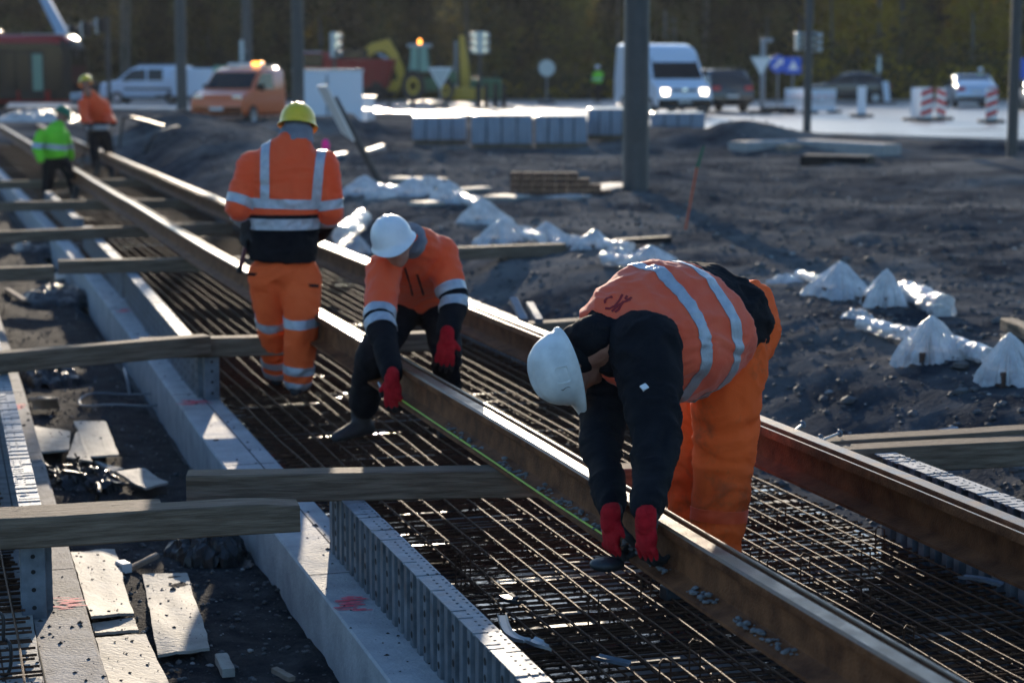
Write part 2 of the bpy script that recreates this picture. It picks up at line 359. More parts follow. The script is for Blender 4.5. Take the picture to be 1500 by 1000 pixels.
# ---- reinforcement mats: longitudinal and transverse bars tied in two layers
def mat_of_bars(name, label, v0, v1, u0, u1, seed):
    rnd = random.Random(seed); mb = MB()
    for layer, z in ((0, -.004), (1, -.042)):
        v = v0+.04+.03*layer
        while v < v1:
            ph = rnd.random()*6; am = rnd.uniform(.003, .010); off = rnd.uniform(-.012, .012)
            pts = []; u = u0-rnd.random()*.5
            while u < u1:
                pts.append(T(u, v+off+am*math.sin(u*1.3+ph)+.004*math.sin(u*3.1+ph), z+.012+rnd.uniform(-.003, .003))); u += .55 if u < 20 else 1.6
            mb.tube(pts, .0046, 5); v += .095
        u = u0+.03*layer
        while u < u1:
            st = .072 if u < 24 else .2
            a = rnd.uniform(-.015, .015); zz = z+rnd.uniform(-.004, .004)
            pts = [T(u+a*w+rnd.uniform(-.005, .005), v0+(v1-v0)*w-(.02 if w == 0 else 0)+rnd.uniform(0, .03)*(w == 1), zz+rnd.uniform(-.004, .004)) for w in (0, .25, .5, .75, 1)]
            mb.tube(pts, .0052, 5); u += st+rnd.uniform(-.012, .012)
    # upright spacer loops
    for k in range(60):
        u = rnd.uniform(4.5, 13); v = rnd.uniform(v0+.1, v1-.1); h = rnd.uniform(.05, .10)
        mb.tube([T(u, v-.02, -.06), T(u, v-.02, h), T(u+.02, v, h+.006), T(u, v+.02, h), T(u, v+.02, -.06)], .0035, 5)
    return tag(mb.build(name, M['rebar'], origin=T((u0+u1)/2, (v0+v1)/2, -.1), smooth=50), label, 'reinforcement mat')
mat_of_bars('reinforcement_mat', 'wide rusty steel bar mat lying under the two rails', -.615, 1.57, 3.3, 57, 1)
mat_of_bars('reinforcement_mat', 'rusty steel bar mat at the left edge, under the near timber', -4.3, -2.12, 5.5, 50, 2)
# ---- concrete kerb beams each side of the pit
def beam(name, label, l, r, zt, zb, u0, u1, jl=()):
    uu = axis([(u0, u1, .5)]); mb = MB(); rings = []
    for u in uu:
        a, b = l(u), r(u); w = .003*MN.noise((u*2, 0, 1))
        rings.append([T(u, a+w, zb), T(u, a+w, zt-.008), T(u, a+.008+w, zt), T(u, b-.012, zt), T(u, b-.008, zt-.012), T(u, b, zt-.012), T(u, b, zb)])
    mb.loft(rings, True, True)
    return tag(mb.build(name, M['conc'], origin=T((u0+u1)/2, l((u0+u1)/2), zt), smooth=35), label, 'concrete beam')
kb = beam('concrete_beam', 'pale concrete footing beam right of the pit, carrying the perforated steel forms', lambda u: lerp(KBV, u), lambda u: lerp(FWV, u)+.13, -.05, -.40, 3.2, 57)
lb = beam('concrete_beam', 'dirty concrete footing beam at the left edge of the pit', lambda u: -2.16, lambda u: lerp([(3, -1.89), (8, -1.875), (14, -1.80), (30, -1.7)], u), -.05, -.40, 3.2, 57)
lb.data.materials[0] = M['concdirty']
def spray(parent, cx, cy, z, w, h, seed, n=26, ang=None):
    # irregular sprayed dashes, a millimetre proud of the concrete
    rnd = random.Random(seed); mb = MB(); P = un(cx, cy, z)
    for k in range(n):
        a = rnd.gauss(0, w*.33); b = -h/2+h*(k+.5)/n; L = abs(rnd.gauss(w*.5, w*.25))+.015; t = rnd.uniform(.25, .6)*h/n*2.0
        q = P+Vector((a, b, .0018+k*.00012)); pts = []
        for j in range(10): th = 2*math.pi*j/10; pts.append(q+Vector((L*.5*math.cos(th)*rnd.uniform(.7, 1.2), t*math.sin(th)*rnd.uniform(.6, 1.3)+.18*L*.5*math.cos(th), 0)))
        mb.add(pts, [tuple(range(10))])
    mb.v = [p-parent.location for p in mb.v]
    return mb.build('paint_mark', M['pink'], parent, smooth=0)
spray(kb, 517, 884, -.05, .10, .20, 1); spray(kb, 282, 590, -.05, .11, .16, 2, 14); spray(kb, 184, 455, -.05, .12, .2, 3, 12)
spray(lb, 100, 884, -.05, .07, .16, 4, 24); spray(lb, 28, 596, -.05, .05, .2, 5, 12)
def beam_dirt(parent, va, vb, u0, u1, n, seed):
    rnd = random.Random(seed); mb = MB()
    for k in range(n):
        u = u0+(u1-u0)*rnd.random()**1.5; w = rnd.random(); p = T(u, va(u)+(vb(u)-va(u))*w, -.0495); r = .0015+.012*rnd.random()**6; ph = rnd.random()*6
        mb.add([p+Vector((r*math.cos(ph+a)*rnd.uniform(.6, 1.6), r*math.sin(ph+a)*rnd.uniform(.6, 1.2), 0)) for a in (0, 1.2, 2.5, 3.8, 5)]+[p+Vector((0, 0, r*.7))], [(0, 1, 5), (1, 2, 5), (2, 3, 5), (3, 4, 5), (4, 0, 5)])
    mb.v = [p-parent.location for p in mb.v]; tag(mb.build('dirt_specks', M['speck'], parent, smooth=0), kind='stuff')
    mb = MB()
    u = u0+.7
    while u < u1+12: a, b = va(u)-.0015, vb(u); mb.box(T(u, (a+b)/2, -.0497), (b-a, .005, .0016), Matrix.Rotation(TROT, 3, 'Z')); mb.box(T(u, a-.0005, -.22), (.002, .005, .34), Matrix.Rotation(TROT, 3, 'Z')); u += 2.4
    mb.v = [p-parent.location for p in mb.v]; mb.build('joint', M['hole'], parent, smooth=0)
    mb = MB(); mb.tube([T(u, vb(u)-.075 if vb(u) > -1 else vb(u)-.2, -.0502) for u in axis([(u0-2, u1+8, .4)])], .0035, 5); mb.v = [p-parent.location for p in mb.v]; mb.build('groove', M['hole'], parent)
beam_dirt(kb, lambda u: lerp(KBV, u)+.01, lambda u: lerp(FWV, u)+.10, 5.6, 22, 650, 3)
beam_dirt(lb, lambda u: -2.1, lambda u: lerp([(3, -1.90), (8, -1.885), (14, -1.81), (30, -1.71)], u), 6, 16, 330, 4)
# ---- perforated steel edge forms
def form(label, u0, u1, vf, z0, z1, side, fw=.086, posts=(True, False), plain=False):
    r0 = T((u0+u1)/2, vf((u0+u1)/2), z0)
    r = root('edge_form', r0, label, 'steel form', 'perforated steel edge forms')
    L = u1-u0; step = .046; vf0 = vf; vf = lambda u: vf0(u)+side*.038
    # flange with slots punched through
    mb = MB(); n = int(L/step); lat = [-.044, -.004, .006, .030, .040, fw-.038]
    for i in range(n):
        a, b, c = u0+L*i/n, u0+L*(i+.34)/n, u0+L*(i+1)/n
        for (p, q, hole) in ((a, b, True), (b, c, False)):
            if hole:
                for j in range(5):
                    if j in (1, 3): continue
                    mb.add([T(p, vf(p)+side*lat[j], z1), T(q, vf(q)+side*lat[j], z1), T(q, vf(q)+side*lat[j+1], z1), T(p, vf(p)+side*lat[j+1], z1)], [(0, 1, 2, 3)])
            else: mb.add([T(p, vf(p)+side*lat[0], z1), T(q, vf(q)+side*lat[0], z1), T(q, vf(q)+side*lat[5], z1), T(p, vf(p)+side*lat[5], z1)], [(0, 1, 2, 3)])
    mb.wbuild('top_flange', M['galvtop'], r, smooth=0, solid=.004)
    # web plate
    mb = MB(); uu = axis([(u0, u1, .5)])
    rings = [[T(u, vf(u)+side*.002, z0), T(u, vf(u)+side*.002, z1-.005), T(u, vf(u)+side*.006, z1-.005), T(u, vf(u)+side*.006, z0)] for u in uu]
    mb.loft(rings); mb.wbuild('web', M['galv'], r, smooth=0)
    # folded ribs on the outer face, punched with a column of holes
    u = u0+.06; k = 0
    while u < u1-.05 and k < 60:
        mb = MB(); w = .027; d = -side*.042; zt = z1-.004
        A = [T(u-w, vf(u), 0), T(u-w*.8, vf(u)+d, 0), T(u+w*.8, vf(u)+d, 0), T(u+w, vf(u), 0)]
        mb.prism([p+Vector((0, 0, z0)) for p in A], (0, 0, zt-z0), 0)
        if not plain and k % 2 == 0:
            for h in (.05, .115, .18, .235):
                if z0+h > zt-.02: break
                c = T(u, vf(u)+d*1.03, z0+h); mb.add([c+UD*(0.0135*math.cos(q))+Vector((0, 0, 0.0135*math.sin(q))) for q in [2*math.pi*j/10 for j in range(10)]], [tuple(range(10))], 1)
                c = c+VD*0
        mb.wbuild('rib', [M['galv'], M['hole']], r, smooth=0); u += .098; k += 1
    for e, on in zip((u0, u1), posts):
        if not on: continue
        sg = 1 if e == u1 else -1
        mb = MB(); q0 = e+sg*.004; q1 = e+sg*.075
        P = [T(q0, vf(e)-side*.012, z0), T(q1, vf(e)-side*.012, z0), T(q1, vf(e)+side*.082, z0), T(q0, vf(e)+side*.082, z0)]
        mb.prism(P, (0, 0, z1-z0+.008))
        for h in (.05, .12, .19, .25):
            if z0+h < z1-.01:
                c = T(q0-.0015*sg if sg < 0 else q0-.0015, vf(e)+side*.035, z0+h); f = -1
                cc = T(min(q0, q1)-.0015, vf(e)+side*.035, z0+h)
                mb.add([cc+VD*(.009*math.cos(q))+Vector((0, 0, .009*math.sin(q))) for q in [2*math.pi*j/10 for j in range(10)]], [tuple(range(10))], 1)
        mb.wbuild('end_post', [M['galv'], M['hole']], r, smooth=0, bevel=.004)
    return r
fv = lambda u: lerp(FWV, u)
form('near grey steel form with rows of slots, running out of the bottom edge', 3.4, 9.16, fv, -.055, .23, 1, posts=(False, True))
form('grey steel form with an end post, left of the worker in orange trousers', 13.3, 18.95, fv, -.055, .23, 1, posts=(True, False))
form('grey steel form second in the row beyond the broken timber line, before the green jacket', 19.1, 24.0, fv, -.055, .23, 1, posts=(False, True), plain=True)
form('short grey steel form beside the feet of the worker in the green jacket', 25.5, 31.0, fv, -.055, .23, 1, posts=(True, False), plain=True)
lf = lambda u: lerp([(3, -2.00), (9, -2.00), (12.5, -1.955), (18, -1.90)], u)
form('slotted steel form at the left edge, between the two nearest timbers', 8.42, 13.2, lf, -.055, .23, -1, fw=.085, posts=(True, False))
form('slotted steel form at the left edge, beyond the longest grey timber', 13.4, 18.3, lf, -.055, .23, -1, fw=.085, posts=(False, False))
rf = lambda u: lerp([(3, 1.66), (8.4, 1.595), (13, 1.55), (40, 1.5)], u)
form('slotted steel form behind the right rail, at the foot of the dirt bank', 3.4, 8.6, rf, -.10, .335, 1, fw=.10, posts=(False, False), plain=True)
form('sunlit steel form behind the right rail, between the stooping man and the dirt bank', 11.6, 17.5, rf, -.10, .27, 1, fw=.10, posts=(False, False), plain=True)
form('pale steel form far along the right rail, beside the standing worker in dark trousers', 22, 41, rf, -.10, .27, 1, fw=.10, posts=(False, False), plain=True)
# ---- timbers lying across the track
def timber(label, A, B, w=.135, h=.12, zt=None, seed=0, zb=None):
    # A, B: centre line of the top face (u, v, z)
    a = T(A[0], A[1], A[2]); b = T(B[0], B[1], B[2]); d = (b-a).normalized(); q = d.cross(Vector((0, 0, 1))).normalized(); up = q.cross(d)
    mb = MB(); n = 10; rnd = random.Random(seed); rings = []
    for i in range(n+1):
        p = a+(b-a)*i/n; s = .004*math.sin(i*.9+seed)+rnd.uniform(-.0015, .0015); e = .006
        hh = h*(.86 if seed == 1 and i == n else .97 if seed == 1 and i == n-1 else 1)
        if i in (0, n): p = p+d*rnd.uniform(-.005, .005)
        sec = [(-w/2, -h+e), (-w/2+e, -h), (w/2-e, -h), (w/2, -h+e), (w/2, -e), (w/2-e, 0), (-w/2+e, 0), (-w/2, -e)]
        rings.append([p+q*(x+s)+up*((z if z < -h*.5 else z-(h-hh))+rnd.uniform(-.001, .001)) for x, z in sec])
    mb.loft(rings); mb.m[-1] = mb.m[-2] = 1
    c = (a+b)/2
    o = mb.build('timber', [M['wood'], M['woodend']], smooth=30, origin=c)
    # store the mesh along its own x axis so that the grain follows the beam
    rot = Matrix((d, q, up)).transposed().to_4x4(); o.data.transform(rot.inverted()); o.rotation_euler = rot.to_euler()
    return tag(o, label, 'timber', 'timber beams across the track')
def tb(label, x0, y0, x1, y1, z0=.35, z1=.35, back=.07, **k):
    # measured on the front upper edge of the beam; the centre line lies half a width behind it
    P, Q = un(x0, y0, z0), un(x1, y1, z1); d = (Q-P).normalized(); q = Vector((-d.y, d.x, 0))*back
    P += q; Q += q; a = uv(P); b = uv(Q); timber(label, (*a, P.z), (*b, Q.z), **k)
tb('nearest grey timber with a chipped right end, lying across the left beam', -60, 764, 438, 735, z0=.358, z1=.372, seed=1)
tb('thin timber board lying just behind the nearest timber at the left', -60, 754, 238, 738, z0=.33, z1=.33, back=.05, w=.12, h=.06, seed=2)
tb('timber reaching from above the pink mark to the middle rail, stone crumbs at its end', 272, 697, 938, 686, seed=3)
tb('timber on the right that leaves the picture, front one of a pair', 1168, 663, 1560, 642, z0=.35, z1=.36, seed=4)
tb('timber on the right, rear one of a pair resting on the dirt bank', 1160, 652, 1560, 628, z0=.345, z1=.38, back=.10, seed=5)
tb('long timber tilting up from the left edge to the end post of a steel form', -70, 524, 309, 492, z0=.36, z1=.375, seed=6)
tb('timber passing behind the worker in orange trousers to the far rail', 205, 499, 632, 489, z0=.352, z1=.352, back=.10, seed=7)
tb('timber end showing just right of the far rail by the lowered helmet', 776, 474, 905, 466, seed=8)
tb('timber lying level above the slotted form, left of the orange jacket', 85, 382, 500, 375, seed=9)
tb('short timber at the left edge below two long ones', -60, 395, 80, 390, z0=.34, z1=.34, seed=10)
tb('timber from the left edge to under the arm of the orange jacket', -60, 342, 340, 326, seed=11)
tb('timber at the left edge in front of the green jacketed worker', -60, 297, 345, 291, seed=12)
tb('farthest timber crossing behind the feet of the two far workers', -60, 266, 230, 262, seed=13)
tb('timber lying across behind the stooping man in the orange jacket, by the plastic covers', 640, 364, 830, 357, z0=.36, z1=.36, seed=14)
# ================================================================== PEOPLE
def remesh(mb, voxel, it=3):
    me = bpy.data.meshes.new('tmp'); me.from_pydata([tuple(p) for p in mb.v], [], mb.f)
    bm = bmesh.new(); bm.from_mesh(me); bmesh.ops.recalc_face_normals(bm, faces=bm.faces); bm.to_mesh(me); bm.free()
    o = bpy.data.objects.new('tmp', me); C.objects.link(o)
    q = o.modifiers.new('r', 'REMESH'); q.mode = 'VOXEL'; q.voxel_size = voxel
    dg = bpy.context.evaluated_depsgraph_get(); dg.update(); ev = o.evaluated_get(dg); m2 = bpy.data.meshes.new_from_object(ev)
    bm = bmesh.new(); bm.from_mesh(m2)
    for _ in range(it): bmesh.ops.smooth_vert(bm, verts=bm.verts, factor=.5, use_axis_x=True, use_axis_y=True, use_axis_z=True)
    bpy.data.objects.remove(o); bpy.data.meshes.remove(me); bpy.data.meshes.remove(m2)
    return bm
def folds(bm, amp, fr, seed, amp2=None):
    bm.normal_update()
    for v in bm.verts:
        p = v.co*fr+Vector((seed*3.1, seed*1.7, seed))
        w = MN.noise_vector(p*.55)*1.1
        q = p+w; q = Vector((q.x*.8, q.y*.8, q.z*1.5))
        r = 1-abs(MN.noise(q*.8))*2.0
        r2 = 1-abs(MN.noise(q*2.3+Vector((9, 2, 4))))*2.0
        v.co += v.normal*(amp*(r-.35)+(amp2 if amp2 is not None else amp*.4)*(r2-.3))
def bmobj(bm, name, mats, parent, smooth=180):
    me = bpy.data.meshes.new(name)
    for v in bm.verts: v.co -= parent_world(parent)
    bm.to_mesh(me); bm.free()
    for q in (mats if isinstance(mats, (list, tuple)) else [mats]): me.materials.append(q)
    me.shade_smooth()
    o = bpy.data.objects.new(name, me); C.objects.link(o); o.parent = parent
    return o
def parent_world(p):
    w = Vector((0, 0, 0))
    while p is not None: w = w+p.location; p = p.parent
    return w
def stripe(g, p, n, half, keep=None, off=.004, name='reflective_stripe', m=None):
    # a band of tape lying on garment g between two planes
    W = parent_world(g.parent); p = Vector(p)-W; n = Vector(n).normalized()
    bm = bmesh.new(); bm.from_mesh(g.data)
    dead = [f for f in bm.faces if abs((f.calc_center_median()-p).dot(n)) > half+.03 or (keep and not keep(f.calc_center_median()+W))]
    bmesh.ops.delete(bm, geom=dead, context='FACES')
    for sg in (1, -1):
        bmesh.ops.bisect_plane(bm, geom=bm.verts[:]+bm.edges[:]+bm.faces[:], plane_co=p+n*half*sg, plane_no=n*sg, clear_outer=True)
    bm.normal_update()
    nr = {v: v.normal.copy() for v in bm.verts}
    for v in bm.verts: v.co += nr[v]*off
    ret = bmesh.ops.solidify(bm, geom=bm.faces[:], thickness=.003)
    for f in bm.faces: f.material_index = 0
    me = bpy.data.meshes.new(name); bm.to_mesh(me); bm.free(); me.materials.append(m or M['refl']); me.shade_smooth(); me.set_sharp_from_angle(angle=R(60))
    o = bpy.data.objects.new(name, me); C.objects.link(o); o.parent = g
    return o
def recolor(g, p, n, m, keep=None):
    # the part of garment g beyond a plane is sewn from another cloth
    W = parent_world(g.parent); p = Vector(p)-W; n = Vector(n).normalized()
    if m.name not in [q.name for q in g.data.materials]: g.data.materials.append(m)
    k = [q.name for q in g.data.materials].index(m.name)
    bm = bmesh.new(); bm.from_mesh(g.data)
    fs = [f for f in bm.faces if not keep or keep(f.calc_center_median()+W)]
    es = {e for f in fs for e in f.edges}; vs = {v for f in fs for v in f.verts}
    bmesh.ops.bisect_plane(bm, geom=list(vs)+list(es)+fs, plane_co=p, plane_no=n)
    for f in bm.faces:
        c = f.calc_center_median()
        if (c-p).dot(n) > 0 and (not keep or keep(c+W)): f.material_index = k
    bm.to_mesh(g.data); bm.free()
def seg_d(c, a, b):
    a = Vector(a); b = Vector(b); d = b-a; t = max(0, min(1, (c-a).dot(d)/d.length_squared)); return (c-(a+d*t)).length
def torso(mb, S, l, grow=0, n=24):
    rings = []
    for i, (c, a, b) in enumerate(S):
        t = (S[min(i+1, len(S)-1)][0]-S[max(i-1, 0)][0]).normalized()
        x = (l-t*l.dot(t)).normalized(); y = t.cross(x)
        ring = []
        for j in range(n):
            th = 2*math.pi*j/n; cx, sy = math.cos(th), math.sin(th)
            e = .82  # squarer than an ellipse
            ring.append(c+x*(a+grow)*math.copysign(abs(cx)**e, cx)+y*(b+grow)*math.copysign(abs(sy)**e, sy))
        rings.append(ring)
    mb.loft(rings)
def dense(S, k=4):
    out = []
    for i in range(len(S)-1):
        for j in range(k):
            w = j/k; p = [S[max(i-1, 0)], S[i], S[i+1], S[min(i+2, len(S)-1)]]
            def cr(f):
                a, b, c, d = [f(q) for q in p]
                return .5*((2*b)+(c-a)*w+(2*a-5*b+4*c-d)*w*w+(3*b-a-3*c+d)*w**3)
            out.append((cr(lambda q: q[0]), cr(lambda q: q[1]), cr(lambda q: q[2])))
    return out+[S[-1]]
def basis(F, Lf):
    Lf = Vector(Lf).normalized(); F = Vector(F); F = (F-Lf*F.dot(Lf)).normalized(); return F, Lf, F.cross(Lf).normalized()
def head_shape(mb, c, F, Lf, U):
    mb.ell(c, (F*.098, Lf*.077, U*.115)); mb.ell(c+F*.032-U*.062, (F*.064, Lf*.056, U*.058))
    mb.capsule(c+F*.092+U*.012, c+F*.112-U*.028, .010, .017, 10)
    mb.ell(c+F*.078+U*.038, (F*.022, Lf*.052, U*.014), 8); mb.ell(c+F*.086-U*.062, (F*.014, Lf*.026, U*.010), 8); mb.ell(c+F*.078-U*.095, (F*.022, Lf*.024, U*.020), 8)
    for s in (1, -1): mb.ell(c+Lf*.080*s-F*.012-U*.005, (F*.020, Lf*.010, U*.033), 8); mb.ell(c+F*.072+Lf*.040*s-U*.018, (F*.022, Lf*.022, U*.02), 8)
def helmet(parent, c, F, Lf, U, m, label=None, panel=False):
    o0 = c+U*.030; n = 56; mb = MB(); rings = []
    for i in range(15):
        ph = i/14*math.pi/2; ring = []
        for j in range(n):
            th = 2*math.pi*j/n; rr = math.sin(ph)**.86
            x = .134*rr*math.cos(th); y = .110*rr*math.sin(th); z = .118*math.cos(ph)**.92
            ridge = 0
            for y0, h, w in ((0, .007, .013), (.036, .0045, .009), (-.036, .0045, .009)):
                ridge = max(ridge, h*math.exp(-((y-y0)/w)**4)*(1-sm(.072, .098, abs(x)))*(1 if ph < 1.25 else 0))
            ring.append(o0+F*x*(1+.04*(ph > 1.4))+Lf*y+U*(z+ridge))
        rings.append(ring)
    base = [(1.05, -.012), (1.10, -.020), (1.13, -.024), (1.13, -.028), (1.02, -.024), (.96, -.012)]
    for k, z in base:
        ring = []
        for j in range(n):
            th = 2*math.pi*j/n; cx = max(0, math.cos(th)); pk = (k-1)*4.2*cx**2.2*.095 if k > 1.03 else 0
            ring.append(o0+F*(.134*k*math.cos(th)+pk)+Lf*.110*k*math.sin(th)*(1-.10*cx**3)+U*(z-.16*pk*(k > 1.03)))
        rings.append(ring)
    mb.loft(rings, True, False); mb.f.append(list(range(n))); mb.m.append(0)
    h = mb.wbuild('helmet', m, parent, smooth=50)
    if label: h['label'] = label
    W = parent_world(h)
    if panel:
        # accessory frame, row of vents and a scuff on the visible side
        mb = MB(); P = []
        def sp(a, b, off=.0):   # a: along F, b: up; point on the left flank of the shell
            y = math.sqrt(max(.02, 1-(a/.134)**2-((b)/.118)**2)); return o0+F*a+U*b+Lf*(.110*y+off)
        fr = [(-.028, .012), (.034, .012), (.038, .018), (.034, .058), (.026, .064), (-.022, .060), (-.030, .052)]
        k = len(fr)
        ctr = (.004, .036)
        ro = [sp(a, b, .001) for a, b in fr]; r1 = [sp(a, b, .006) for a, b in fr]; r2 = [sp(ctr[0]+(a-ctr[0])*.86, ctr[1]+(b-ctr[1])*.84, .005) for a, b in fr]; r3 = [sp(ctr[0]+(a-ctr[0])*.8, ctr[1]+(b-ctr[1])*.78, .001) for a, b in fr]
        mb.loft([ro, r1, r2, r3], True, True); mb.v = [p-W for p in mb.v]; mb.build('side_frame', m, h, smooth=40)
        mb = MB()
        for q in range(4): mb.capsule(sp(-.018+.021*q, .089, .001), sp(-.020+.021*q, .101, -.002), .0045, .0035, 8)
        mb.v = [p-W for p in mb.v]; mb.build('vent_row', m, h)
        mb = MB(); pts = [sp(.055+.004*math.sin(q*2), .085-.010*q, .0005) for q in range(8)]; mb.tube(pts, [.001, .0018, .0016, .0022, .0032, .0018, .0015, .0008], 6)
        mb.v = [p-W for p in mb.v]; mb.build('scuff_mark', M['scuff'], h)
    return h
def glove(parent, w, fd, pn, side, curl, m, sc=1.1, name='glove', vox=.0036, spread=.3, thumb=.5):
    fd = Vector(fd).normalized(); pn = Vector(pn); pn = (pn-fd*pn.dot(fd)).normalized(); x = fd.cross(pn)*side   # x points to the thumb side
    mb = MB()
    P = lambda a, b, c: w+(fd*a+x*b+pn*c)*sc
    mb.capsule(P(-.018, 0, 0), P(.02, 0, 0), .035*sc, .034*sc)
    mb.ell(P(.055, 0, .002), (fd*.052*sc, x*.044*sc, pn*.021*sc)); mb.ell(P(.03, .020, .008), (fd*.035*sc, x*.022*sc, pn*.020*sc), 8)
    for i, (b, ln) in enumerate(((.036, .92), (.0120, 1.05), (-.0120, 1.0), (-.036, .80))):
        q = P(.090+.006*(1-abs(b)/.03), b, .002); d = (fd+x*b*spread*6).normalized(); ang = 0; cu = curl*(1+.10*i)
        for j, (L, ra, rb) in enumerate(((.042, .0106, .0100), (.027, .0100, .0094), (.021, .0094, .0080))):
            ang += cu*(.9 if j == 0 else 1.1); dd = d*math.cos(ang)+pn*math.sin(ang); e = q+dd*L*ln*sc; mb.capsule(q, e, ra*sc, rb*sc, 10); q = e
    q = P(.028, .034, .008); e = q+(fd*.62+x*.72+pn*thumb*.6).normalized()*.040*sc; mb.capsule(q, e, .0145*sc, .0125*sc, 10)
    e2 = e+(fd*.80+x*(.25-curl*.25)+pn*thumb).normalized()*.032*sc; mb.capsule(e, e2, .0125*sc, .0105*sc, 10)
    bm = remesh(mb, vox, 1)
    if vox < .006: folds(bm, .0022, 26, side, .001)
    g = bmobj(bm, name, m, parent)
    if m is M['glove']: recolor(g, w+pn*.012*sc, pn, M['glovedk'])
    return g
def boot(mb, ank, toe, z0, sc=1.0):
    toe = Vector((toe[0], toe[1], 0)).normalized(); sd_ = Vector((-toe.y, toe.x, 0)); b = Vector((ank.x, ank.y, z0)); rings = []
    for x, w, h in ((-.085, .026, .05), (-.075, .036, .085), (-.03, .042, .13), (.02, .043, .125), (.07, .044, .095), (.12, .047, .075), (.165, .045, .062), (.20, .034, .048), (.215, .018, .030)):
        ring = []
        for j in range(14):
            th = 2*math.pi*j/14; ring.append(b+toe*x*sc+sd_*w*1.1*sc*math.cos(th)*(1 if math.sin(th) < .2 else .86)+Vector((0, 0, max(0, h*.5+h*.5*math.sin(th)*1.02)*sc)))
        rings.append(ring)
    mb.loft(rings); mb.capsule(Vector((ank.x, ank.y, z0+.10)), ank+Vector((0, 0, .10)), .056*sc, .062*sc)
def at_v(x, y, v):
    d = ray(x, y); t = (v-(Vector((0, 0, HC))-OO).dot(VD))/d.dot(VD); return d*t+Vector((0, 0, HC))
def person(label, loc, head, S, l, arms, legs, mt, vox=.012, fold=.006, group=None, seed=1, hem=None, helm=None, pelvis=None, gl=None, hoodm=None):
    r = root('person', loc, label, 'person', group)
    c, F, Lf, U = head
    # one continuous body
    mb = MB(); head_shape(mb, c, F, Lf, U); torso(mb, [(p, a*.82, b*.8) for p, a, b in S], l); nk = S[-1][0]
    mb.capsule(nk-(c-nk)*.25, c-U*.03-F*.01, .066, .058)
    for A in arms: mb.capsule(A['p'][0], A['p'][1], .055, .046); mb.capsule(A['p'][1], A['p'][2], .046, .034); d = (A['p'][2]-A['p'][1]).normalized(); mb.capsule(A['p'][2], A['p'][2]+d*.05, .030, .020)
    for G in legs: mb.capsule(G['p'][0], G['p'][1], .085, .06); mb.capsule(G['p'][1], G['p'][2], .058, .042)
    mb.capsule(legs[0]['p'][0], legs[1]['p'][0], .10, .10)
    body = bmobj(remesh(mb, max(.010, vox*.9), 1), 'body', M['skin'], r)
    for s in (1, -1):
        e = MB(); e.ell(c+F*.088+Lf*.031*s+U*.012, (F*.011, Lf*.012, U*.008), 6); e.wbuild('eye', M['plastic'], body) if vox < .02 else None
    for o in list(body.children): o.location = (0, 0, 0)
    # trousers
    mb = MB()
    for G in legs:
        p, q = G['p'], G['r']
        mb.capsule(p[0], p[1], q[0], q[1], 18); mb.capsule(p[1], p[2]+(p[1]-p[2]).normalized()*.075, q[1], q[2], 18)
    if pelvis: mb.ell(pelvis[0], pelvis[1])
    mb.capsule(legs[0]['p'][0], legs[1]['p'][0], legs[0]['r'][0]*.98, legs[1]['r'][0]*.98, 16)
    hm_ = (legs[0]['p'][0]+legs[1]['p'][0])/2; mb.capsule(S[0][0].lerp(hm_, .45), hm_, min(S[0][1], S[0][2])*.84, legs[0]['r'][0], 16)
    bm = remesh(mb, vox, 3); folds(bm, fold*1.15, 9, seed+5); tr = bmobj(bm, 'trousers', mt['tr'], r)
    # jacket
    mb = MB(); torso(mb, dense(S), l)
    for A in arms:
        p, q = A['p'], A['r']
        mb.capsule(p[0], p[1], q[0], q[1], 18); mb.capsule(p[1], p[2], q[1], q[2], 18)
    bm = remesh(mb, vox, 3); folds(bm, fold, 10, seed); jk = bmobj(bm, 'jacket', mt['jk'], r)
    mb = MB()
    for G in legs: boot(mb, G['p'][2], G['toe'], G.get('z', .012))
    bt = []
    for G in legs:
        mb = MB(); boot(mb, G['p'][2], G['toe'], G.get('z', .012)); bm = remesh(mb, max(.009, vox*.8), 2); bt.append(bmobj(bm, 'boot', M['boot'], r))
    if helm: helmet(r, c, F, Lf, U, helm, panel=mt.get('panel', False))
    if hoodm:
        mb = MB(); bk = F*(hoodm[2] if len(hoodm) > 2 else 0); mb.capsule(nk-bk, c-U*.055-F*.02-bk, hoodm[1], hoodm[1]*.95, 18); bm = remesh(mb, vox, 2); folds(bm, fold*.7, 14, 3); bmobj(bm, 'hood', hoodm[0], r)
    return r, jk, tr
# ------------------------------------------------------------------ the stooping man in front
l1 = Vector((-.12, -.84, -.50)).normalized()
S1 = [(at(1082, 443, 7.78), .172, .150), (at(1062, 458, 7.73), .205, .178), (at(1016, 474, 7.60), .238, .200), (at(960, 482, 7.42), .240, .182), (at(908, 497, 7.28), .180, .138), (at(876, 509, 7.20), .095, .085)]
F, Lf, U = basis((.30, -.12, -.94), Vector((-.33, .93, -.05)).normalized()*-1)
if U.x > 0: Lf = -Lf; F, Lf, U = basis((.30, -.12, -.94), Lf)
hc1 = at(833, 536, 7.22)
A1 = [dict(p=[at(945, 505, 7.14), at(962, 640, 6.82), at(947, 746, 6.50)], r=[.132, .086, .053]), dict(p=[at(893, 545, 7.44), at(879, 650, 7.08), at(896, 744, 6.75)], r=[.104, .073, .050])]
G1 = [dict(p=[at(1068, 508, 7.68), at(1062, 640, 7.62), at(1047, 838, 7.58)], r=[.158, .122, .094], toe=(-.9, -.25)), dict(p=[at(1066, 508, 7.96), at(1026, 660, 7.98), at(1002, 815, 7.98)], r=[.145, .115, .094], toe=(-.95, -.1))]
